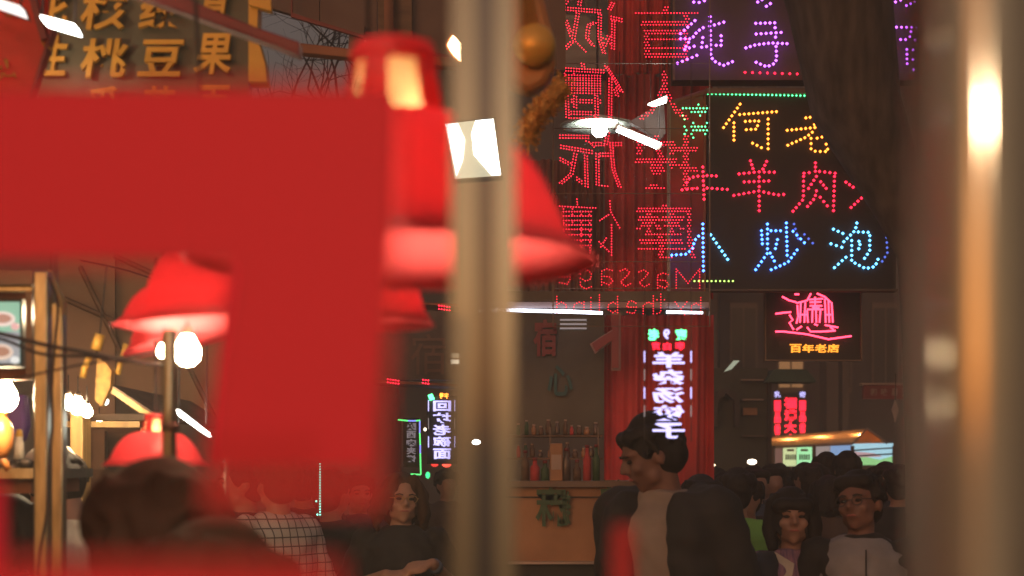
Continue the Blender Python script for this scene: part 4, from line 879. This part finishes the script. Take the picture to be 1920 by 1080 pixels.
def person(label, px, Y, top=None, h=1.70, yaw=0, head_yaw=0, head_pitch=0, roll=0, shirt='black_cloth', vox=.011, hair='short', hairm='hair', skin='skin', fem=False,
           arms=None, sleeve='long', legs='navy_cloth', wrinkle=.011, details=True, collar=None, group=None, lean=0, cat='person', z=0, wide=1.0):
    x = (px-960)/F*Y; s = h/1.70
    t = thing('person', label, cat, (x, Y, z), group, rz=R(yaw)); t.scale = (s, s, s)
    nk = Vector((0, -lean*.35, 1.435)); Hm = Matrix.Translation(nk+Vector((0, -.01, 0))) @ Euler((R(head_pitch), R(roll), R(head_yaw)), 'XYZ').to_matrix().to_4x4()
    b = MB()
    T = [(.86, .150, .105, .0, 0), (.98, .135, .095, -.02*lean, 0), (1.10, .128, .088, -.08*lean, 0), (1.26, .150, .100, -.2*lean, 0), (1.36, .158, .090, -.3*lean, 0), (1.42, .10, .062, -.33*lean, 0), (1.45, .05, .045, -.35*lean, 0)]
    loft(b, T)
    cone(b, nk+Vector((0, .012, -.03)), .054, Hm @ Vector((0, .018, .08)), .050)
    hd = MB(); head_parts(hd, fem, wide); b.add([Hm @ Vector(v) for v in hd.v], hd.f)
    A = arms or {}
    sl = MB(); W_ = .205 if not fem else .18
    wr = {}
    for sd in (-1, 1):
        S = Vector((sd*(W_-.035), -.3*lean, 1.385)); E = Vector(A.get(('e', sd), (sd*(W_+.035), .02, 1.10))); Wp = Vector(A.get(('w', sd), (sd*(W_+.045), -.06, .86)))
        chain(b, [S, E, Wp], [.050, .040, .027]); dd = (Wp-E).normalized()
        hand(b, Wp, A.get(('d', sd), dd), A.get(('u', sd), (0, -1, .2)), -sd, A.get('curl', .45)); wr[sd] = (E, Wp)
        if sleeve == 'long': chain(sl, [S, E, E.lerp(Wp, .93)], [.062, .052, .040])
        elif sleeve == 'short': chain(sl, [S, S.lerp(E, .75)], [.064, .060])
    for sd in (-1, 1): chain(b, [(sd*.085, 0, .88), (sd*.092, -.01, .48), (sd*.095, .01, .09)], [.080, .056, .040]); cone(b, (sd*.095, .02, .035), .035, (sd*.10, -.14, .03), .030)
    bo = skinmesh(b, 'body', M[skin], t, vox)
    top_ = [(z_, w*1.10+.014, d*1.12+.014, y_, x_) for z_, w, d, y_, x_ in T[:5]]+[(1.415, .128, .080, -.33*lean, 0), (1.452, .078, .068, -.35*lean, 0)]
    if sleeve != 'none': loft(sl, [(.80, .172, .128, 0, 0)]+top_)
    else: loft(sl, [(.80, .172, .128, 0, 0)]+top_); [cone(sl, (sd*.10, -.3*lean, 1.40), .045, (sd*(W_-.02), -.3*lean, 1.385), .058) for sd in (-1, 1)]
    skinmesh(sl, 'shirt', M[shirt], t, vox, wrinkle=wrinkle, seed=len(label))
    lg = MB()
    for sd in (-1, 1): chain(lg, [(sd*.085, 0, .88), (sd*.092, -.01, .48), (sd*.095, .01, .10)], [.098, .072, .060])
    cone(lg, (-.06, 0, .90), .12, (.06, 0, .90), .12); skinmesh(lg, 'trousers', M[legs], t, max(vox, .02))
    if hair: skinmesh(hairmesh(hair, len(label), Hm), 'hair', M[hairm], t, min(vox, .010), smooth=1, wrinkle=.007, seed=3)
    if details: face_details(t, Hm, [])
    return t, Hm, wr
def glasses(t, Hm, m):
    g = MB()
    for s in (-1, 1):
        g.tube([(s*.033+.021*math.cos(a), -.0985, .140+.018*math.sin(a)) for a in [2*math.pi*q/16 for q in range(17)]], .0016, 6, cap=False)
        g.tube([(s*.054, -.096, .145), (s*.075, -.04, .147), (s*.079, .0, .143)], .0016, 6)
    g.tube([(-.012, -.1, .144), (.012, -.1, .144)], .0016, 6)
    g.v = [tuple(Hm @ Vector(v)) for v in g.v]; return g.build('spectacles', m, t, local=True)
M['wire'] = mat('gold_wire', (.5, .32, .12), .3, .8)

# long haired person in black
t, Hm, wr = person('person with long wavy hair, round glasses and black T-shirt, hands clasped', 752, 6.3, h=1.58, yaw=3, head_yaw=12, head_pitch=-4, roll=3, shirt='black_cloth', vox=.0085, hair='long', hairm='hair_brown', sleeve='short',
                   arms={('e', -1): (-.27, .02, 1.14), ('w', -1): (-.06, -.27, 1.24), ('d', -1): (1, -.25, .05), ('u', -1): (0, -.4, 1), ('e', 1): (.27, .02, 1.14), ('w', 1): (.15, -.28, 1.29), ('d', 1): (-1, -.2, -.1), ('u', 1): (0, -.4, 1), 'curl': .75}, wrinkle=.012)
glasses(t, Hm, M['wire'])
e = MB(); E, Wp = wr[1]; d = (E-Wp).normalized(); e.tube([Wp+d*.02, Wp+d*.055], .034, 14); e.build('wristwatch', mat('blue_grey_watch', (.14, .17, .24), .4), t, local=True)
# profile person with jacket over white T-shirt
t, Hm, wr = person('tall person in profile with a dark jacket over a white T-shirt, head bowed', 1262, 4.9, h=1.79, yaw=-38, head_yaw=-46, head_pitch=20, shirt='shaded_white_cloth', vox=.008, hair='short', sleeve='short', skin='skin_deep_shade', lean=.12)
jk = MB()
for sd in (-1, 1):
    loft(jk, [(.84, .085, .155, .0, sd*.13), (1.10, .075, .150, -.01, sd*.13), (1.30, .088, .155, -.03, sd*.130), (1.40, .085, .130, -.035, sd*.125), (1.45, .045, .09, -.03, sd*.10)])
    chain(jk, [(sd*.09, .01, 1.425), (sd*.15, -.02, 1.40)], [.05, .075]); chain(jk, [(sd*.180, -.035, 1.375), (sd*.25, .03, 1.10), (sd*.24, -.08, .88)], [.094, .070, .054])
loft(jk, [(.84, .18, .05, .125, 0), (1.2, .18, .05, .115, 0), (1.42, .13, .04, .07, 0)])
skinmesh(jk, 'jacket', M['black_cloth'], t, .012, wrinkle=.013)
# woman with bob
t, Hm, wr = person('woman with a dark bob, pink striped blouse with pale collar and dark cardigan', 1484, 5.3, h=1.53, yaw=4, head_yaw=-8, head_pitch=-6, shirt='pink_cloth', vox=.009, hair='bob', fem=True, sleeve='none', skin='skin_in_shade')
cg = MB()
for sd in (-1, 1):
    loft(cg, [(.80, .075, .155, 0, sd*.13), (1.10, .065, .140, 0, sd*.125), (1.30, .070, .145, 0, sd*.135), (1.40, .065, .12, 0, sd*.12), (1.44, .035, .07, 0, sd*.10)])
    chain(cg, [(sd*.155, 0, 1.375), (sd*.235, .03, 1.10), (sd*.22, -.08, .88)], [.068, .058, .046])
skinmesh(cg, 'cardigan', M['navy_cloth'], t, .012, wrinkle=.011)
for sd in (-1, 1):
    cl = MB(); cl.add([(sd*.02, -.118, 1.395), (sd*.085, -.06, 1.44), (sd*.135, -.085, 1.395), (sd*.11, -.135, 1.30), (sd*.05, -.150, 1.275)], [(0, 1, 2, 3, 4)]); o = cl.build('collar', M['white_cloth'], t, local=True); so_ = o.modifiers.new('s', 'SOLIDIFY'); so_.thickness = .008
# man in quilted vest
t, Hm, wr = person('man with glasses and grey snap-front vest tilting his head beside the bobbed woman', 1614, 5.2, h=1.595, yaw=-6, head_yaw=-30, head_pitch=-6, roll=-6, shirt='black_cloth', vox=.009, hair='short', sleeve='long', skin='skin_deep_shade', wide=1.05)
glasses(t, Hm, M['black'])
vst = MB(); loft(vst, [(.84, .178, .135, 0, 0), (1.0, .168, .128, 0, 0), (1.15, .168, .126, 0, 0), (1.30, .178, .138, 0, 0), (1.375, .172, .124, 0, 0), (1.42, .130, .095, 0, 0), (1.45, .080, .075, 0, 0)])
skinmesh(vst, 'vest', M['grey_cloth'], t, .011, wrinkle=.010)
for q in range(6): MB().ell((0, -.148+.003*q, 1.02+.06*q), (.006, .004, .006), 8, 6).build('snap_button', M['wire'], t, local=True)
MB().box((-.002, -.150, .95), (.002, -.138, 1.40)).build('placket', M['black_cloth'], t, local=True)
MB().box((.05, -.152, 1.10), (.095, -.138, 1.13)).build('chest_badge', M['navy_cloth'], t, local=True)
# dim man left of bob, lime vest
person('man with a dark coat and short hair just left of the woman with the bob', 1318, 6.2, h=1.57, yaw=6, head_yaw=10, shirt='black_cloth', vox=.012, skin='skin_in_shade')
person('person in a bright lime vest seen from behind between two dark coats', 1382, 6.9, h=1.60, yaw=170, shirt='lime_cloth', vox=.016, details=False, sleeve='none')
# left side
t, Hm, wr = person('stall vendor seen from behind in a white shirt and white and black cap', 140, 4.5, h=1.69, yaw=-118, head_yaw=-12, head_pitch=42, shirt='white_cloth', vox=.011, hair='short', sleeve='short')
cp = MB(); cp.ell((0, .010, .215), (.096, .110, .082), 18, 12); cp.v = [tuple(Hm @ Vector(v)) for v in cp.v]; cp.build('cap', M['white_cloth'], t, local=True)
cp = MB(); cp.lathe([(.090, .175), (.094, .19), (.092, .205)], (0, .015, 0), 24); cp.lathe([(.04, .172), (.10, .168), (.04, .176)], (0, -.07, 0), 20); cp.v = [tuple(Hm @ Vector(v)) for v in cp.v]; cp.build('cap_band', M['black'], t, local=True)
person('person with long black hair at the lower left edge behind the steel posts', 22, 4.1, h=1.52, yaw=150, shirt='brown_cloth', vox=.013, hair='bob', details=False, fem=True)
person('large out of focus dark haired head in the lower left foreground', 285, 1.9, h=1.605, yaw=165, head_pitch=8, shirt='brown_cloth', vox=.011, hair='short', hairm='hair_soft', details=False, skin='skin_in_shade', wide=1.15)
person('second out of focus person whose ear shows below the large dark head', 372, 1.72, h=1.53, yaw=120, head_pitch=10, shirt='brown_cloth', vox=.011, hair='short', hairm='hair_soft', details=False, skin='skin_in_shade')
t, Hm, wr = person('man in dark clothes turned left with a small pale collar, beside the plaid dress', 455, 6.2, h=1.66, yaw=-70, shirt='black_cloth', vox=.012)
MB().add([(-.03, -.13, 1.40), (.04, -.12, 1.41), (.06, -.15, 1.28), (0, -.16, 1.27)], [(0, 1, 2, 3)]).build('collar', M['white_cloth'], t, local=True)
t, Hm, wr = person('woman in a pale plaid dress with bent elbow, turned away', 520, 6.0, h=1.66, yaw=-140, shirt='plaid', vox=.012, hair='short', hairm='hair_brown', details=False, fem=True, arms={('e', 1): (.20, .06, 1.13), ('w', 1): (.12, -.14, 1.02), ('e', -1): (-.22, .05, 1.12), ('w', -1): (-.10, -.16, 1.02)})
sk = MB(); loft(sk, [(.42, .26, .24, 0, 0), (.6, .23, .2, 0, 0), (.8, .19, .15, 0, 0), (.95, .16, .125, 0, 0)]); skinmesh(sk, 'skirt', M['plaid'], t, .016, wrinkle=.01)
person('person in black with a row of pale studs down the sleeve', 622, 6.6, h=1.60, yaw=150, shirt='black_cloth', vox=.014, details=False)
person('person behind the tree trunk with bare forearm hanging down', 672, 7.9, h=1.58, yaw=20, shirt='navy_cloth', vox=.012, sleeve='short')
person('dark figure between the plaid dress and the teal light strip', 570, 7.4, h=1.64, yaw=180, shirt='black_cloth', vox=.016, details=False)
person('dark haired passer-by half hidden behind the door post', 838, 10.5, h=1.60, yaw=20, shirt='brown_cloth', vox=.016, details=False)
# crowd: a few kinds, copied
protos = []
kinds = [('dark coated figure in the crowd below the kiosk', 'black_cloth', 'short', 150, 1.60), ('dull blue coated figure in the crowd below the kiosk', 'blue_cloth', 'short', 20, 1.57),
         ('brown coated figure with bobbed hair in the crowd', 'brown_cloth', 'bob', 175, 1.52), ('dark navy coated figure facing the camera in the crowd', 'navy_cloth', 'short', -10, 1.60)]
spots = [(1345, 12, 0), (1385, 13, 1), (1408, 11.5, 3), (1432, 14, 2), (1462, 12.5, 0), (1500, 15, 2), (1532, 13, 3), (1562, 16, 1), (1648, 13, 0), (1676, 12, 2), (1540, 11, 0), (1600, 14, 3), (1290, 9.5, 1),
         (1255, 11, 2), (1330, 15, 3), (1370, 16, 0), (1445, 17, 3), (1482, 17, 1), (1625, 17, 2), (1592, 10.2, 0), (1662, 9.2, 3), (1575, 19, 2), (1415, 9.0, 1), (1552, 8.2, 2), (1375, 8.0, 0), (1720, 10, 1), (1215, 9.8, 3), (1300, 13, 2), (1318, 10.5, 3), (1358, 9.5, 0), (1395, 10.2, 2), (1425, 10.6, 0), (1448, 9.6, 3), (1475, 10.8, 1), (1510, 9.9, 3), (1528, 8.6, 0), (1612, 11.5, 1), (1640, 10.4, 3), (1685, 8.4, 0), (1700, 13, 1), (1560, 13, 3), (1400, 7.6, 3), (1240, 13, 0), (1270, 15, 1)]
for k, (lab, sh, hr, yw, hh) in enumerate(kinds): protos.append(person(lab, 1345, 12, h=hh, yaw=yw, shirt=sh, vox=.02, hair=hr, details=False, group='crowd in the street', skin='skin_in_shade')[0])
used = set(); rr = random.Random(2); nth = 'first second third fourth fifth sixth seventh eighth ninth tenth eleventh twelfth thirteenth fourteenth fifteenth'.split()
spots.sort()
count = {}
for (px, Y, k) in spots:
    o = protos[k]
    if k in used:
        r = o.copy(); C.objects.link(r)
        for ch in list(o.children):
            c = ch.copy(); C.objects.link(c); c.parent = r
        o = r
    count[k] = count.get(k, 0)+1; o['label'] = kinds[k][0]+', %s such figure from the left' % nth[count[k]-1]
    used.add(k); o.location = ((px-960)/F*Y, Y, 0); o.rotation_euler.z = R(kinds[k][3]+rr.uniform(-35, 35)); s = kinds[k][4]/1.70*rr.uniform(.97, 1.03); o.scale = (s, s, s)
t, Hm, wr = person('tall head standing out above the crowd in front of the kiosk', 1588, 9.8, h=1.72, yaw=170, shirt='black_cloth', vox=.016, details=False)
person('second tall dark head left of the one in front of the kiosk', 1548, 10.4, h=1.72, yaw=185, shirt='brown_cloth', vox=.016, details=False)

# ---------------------------------------------------------------- foreground: red cut-out sign, steel door post, door handle, lamps behind the camera
t = thing('red_window_character', 'huge out of focus red cut-out character stroke filling the left of the view', 'sign', W(560, 500, .92))
MB().prism([(-420, 172), (738, 172), (728, 400), (712, 600), (692, 870), (386, 870), (412, 640), (432, 480), (-420, 480)], .92, .005).build('stroke', M['vinyl'], t)
MB().prism([(-500, 150), (752, 150), (748, 500), (728, 800), (722, 960), (375, 960), (395, 700), (432, 505), (-500, 488)], .48, .002).build('added_veil_film', M['film'], t)  # translucent red layer added for the soft haze round the stroke
t = thing('lower_red_character', 'out of focus red cut-out stroke along the bottom left edge', 'sign', W(200, 1090, .6))
MB().prism([(-420, 1078), (600, 1086), (600, 1250), (-420, 1250)], .6, .004).build('stroke', M['vinyl'], t)
MB().prism([(-420, 900), (2, 900), (2, 1077), (-420, 1077)], .601, .004).build('side_stroke', M['vinyl'], t)
MB().prism([(-420, 1040), (640, 1050), (640, 1250), (-420, 1250)], .40, .002).build('added_veil_film', M['film'], t)  # red layer added for the soft haze above the lower stroke
o = MB().prism([(1150, 985), (1186, 985), (1190, 1300), (1140, 1300)], .7, .004).build('red_strip', M['film']); tag(o, 'out of focus red strip rising from the bottom edge before the counter', 'sign')
Yf = .85
t = thing('steel_door_post', 'polished steel double door post reflecting a square floodlight', 'door post', (W(905, 0, Yf).x, Yf, 0))
def upr(x0, x1, y, d, nm, m, bev=.0015):
    a = W(x0, 0, Yf).x; b = W(x1, 0, Yf).x; return MB().box((a, y, 0), (b, y+d, 3.2)).build(nm, M[m], t, bevel=bev)
upr(846, 891, Yf, .03, 'left_stile', 'steel', 0); upr(891.4, 928, Yf+.0004, .028, 'groove_seal', 'steel_dark', 0); upr(928.4, 966, Yf, .03, 'right_stile', 'steel', 0)
Yh = .55
t = thing('door_handle', 'very out of focus vertical steel door handle tube with a glowing highlight', 'door handle', (W(1832, 0, Yh).x, Yh, 0))
x = W(1832, 0, Yh).x; MB().tube([(x, Yh, .7), (x, Yh, 2.5)], 70/F*Yh, 40).build('grip_tube', M['tube_steel'], t)
for z in (.9, 2.3): MB().tube([(x, Yh+.012, z), (x, Yh+.075, z)], .008, 12).build('standoff', M['tube_steel'], t)
t = thing('door_frame', 'dark brown door frame at the right edge behind the handle', 'door frame', (W(1900, 0, .64).x, .64, 0))
a = W(1742, 0, .64).x; MB().box((a, .64, 0), (a+.028, .68, 3)).build('jamb', mat('frame_brown', (.15, .10, .075), .6, var=.2), t)
MB().box((a+.0285, .645, 0), (a+.2, .68, 3)).build('jamb', mat('frame_dark', (.075, .055, .035), .6, var=.2), t)
# square floodlight and small lamps behind the camera, seen mirrored in the polished post
def mir(px, py, Yv): v = W(px, py, Yv); return Vector((v.x, 2*Yf-v.y, v.z))
Yv = 7.0
t = thing('square_floodlight', 'square white floodlight mirrored in the polished steel door post', 'floodlight', mir(886, 279, Yv))
def mp(pts, off, d):
    f = [mir(x, y, Yv)+Vector((0, off, 0)) for x, y in pts]; g = [p-Vector((0, d, 0)) for p in f]; n = len(f); c = MB()
    return c.add(f+g, [tuple(range(n)), tuple(range(2*n-1, n-1, -1))]+[(i, (i+1) % n, n+(i+1) % n, n+i) for i in range(n)])
mp([(830, 229), (929, 219), (943, 332), (850, 338)], -.004, .08).build('housing', M['frame'], t)
mp([(834, 232), (926, 222), (940, 329), (853, 335)], 0, .003).build('reflector', glow('flood_reflector', (.95, .88, .6), 6), t)
mp([(835, 233), (858, 231), (872, 262), (868, 300), (856, 330)], .005, .003).build('lens', glow('flood_lens', (1, 1, .93), 34), t)
mp([(892, 226), (925, 223), (939, 328), (922, 329), (888, 290), (884, 250)], .005, .003).build('lens', glow('flood_lens2', (1, 1, .93), 40), t)
t = thing('ceiling_spot', 'pair of small warm ceiling lights mirrored in the door post', 'lamp', mir(842, 672, 5))
def mb_(x0, y0, x1, y1, Yv_, s_, col, nm):
    a = mir(x0, y1, Yv_); b = mir(x1, y0, Yv_); return MB().box((a.x, a.y-.03, a.z), (b.x, a.y, b.z)).build(nm, glow(nm, col, s_), t)
mb_(846, 674, 860, 681, 5, 22, (1, .8, .55), 'bright_tube'); mb_(846, 662, 860, 670, 5, 8, (1, .7, .4), 'dim_tube')
t = thing('small_round_lamp', 'tiny white lamp glint mirrored in the door post', 'lamp', mir(893, 829, 6)); MB().ell((0, 0, 0), (.018, .01, .011)).build('glass', glow('glint', (1, .95, .85), 60), t, local=True)
# shop lamp behind the camera, glowing in the handle tube and lighting the red strokes
t = thing('shop_lamp', 'round warm shop lamp whose glow shows in the door handle tube', 'lamp', (.36, -1.5, 2.22))
MB().ell((0, 0, 0), .042, 20, 14).build('globe', glow('shop_globe', (1, .76, .52), 1060), t, local=True); MB().tube([(0, 0, .08), (0, 0, .8)], .006, 8).build('stem', M['frame'], t, local=True)

# ---------------------------------------------------------------- thin haze added to lift the dark tones, in place of the glass veil
hz = MB().box((-70, -12, -1), (70, 130, 40)).build('haze', None); hz['kind'] = 'stuff'
hm = bpy.data.materials.new('haze_air'); hm.use_nodes = True; ht = hm.node_tree; ht.nodes.clear()
pv = ht.nodes.new('ShaderNodeVolumePrincipled'); pv.inputs['Color'].default_value = (.9, .85, .8, 1); pv.inputs['Density'].default_value = .0135
ho = ht.nodes.new('ShaderNodeOutputMaterial'); ht.links.new(pv.outputs[0], ho.inputs['Volume'])
hz.data.materials.clear(); hz.data.materials.append(hm)
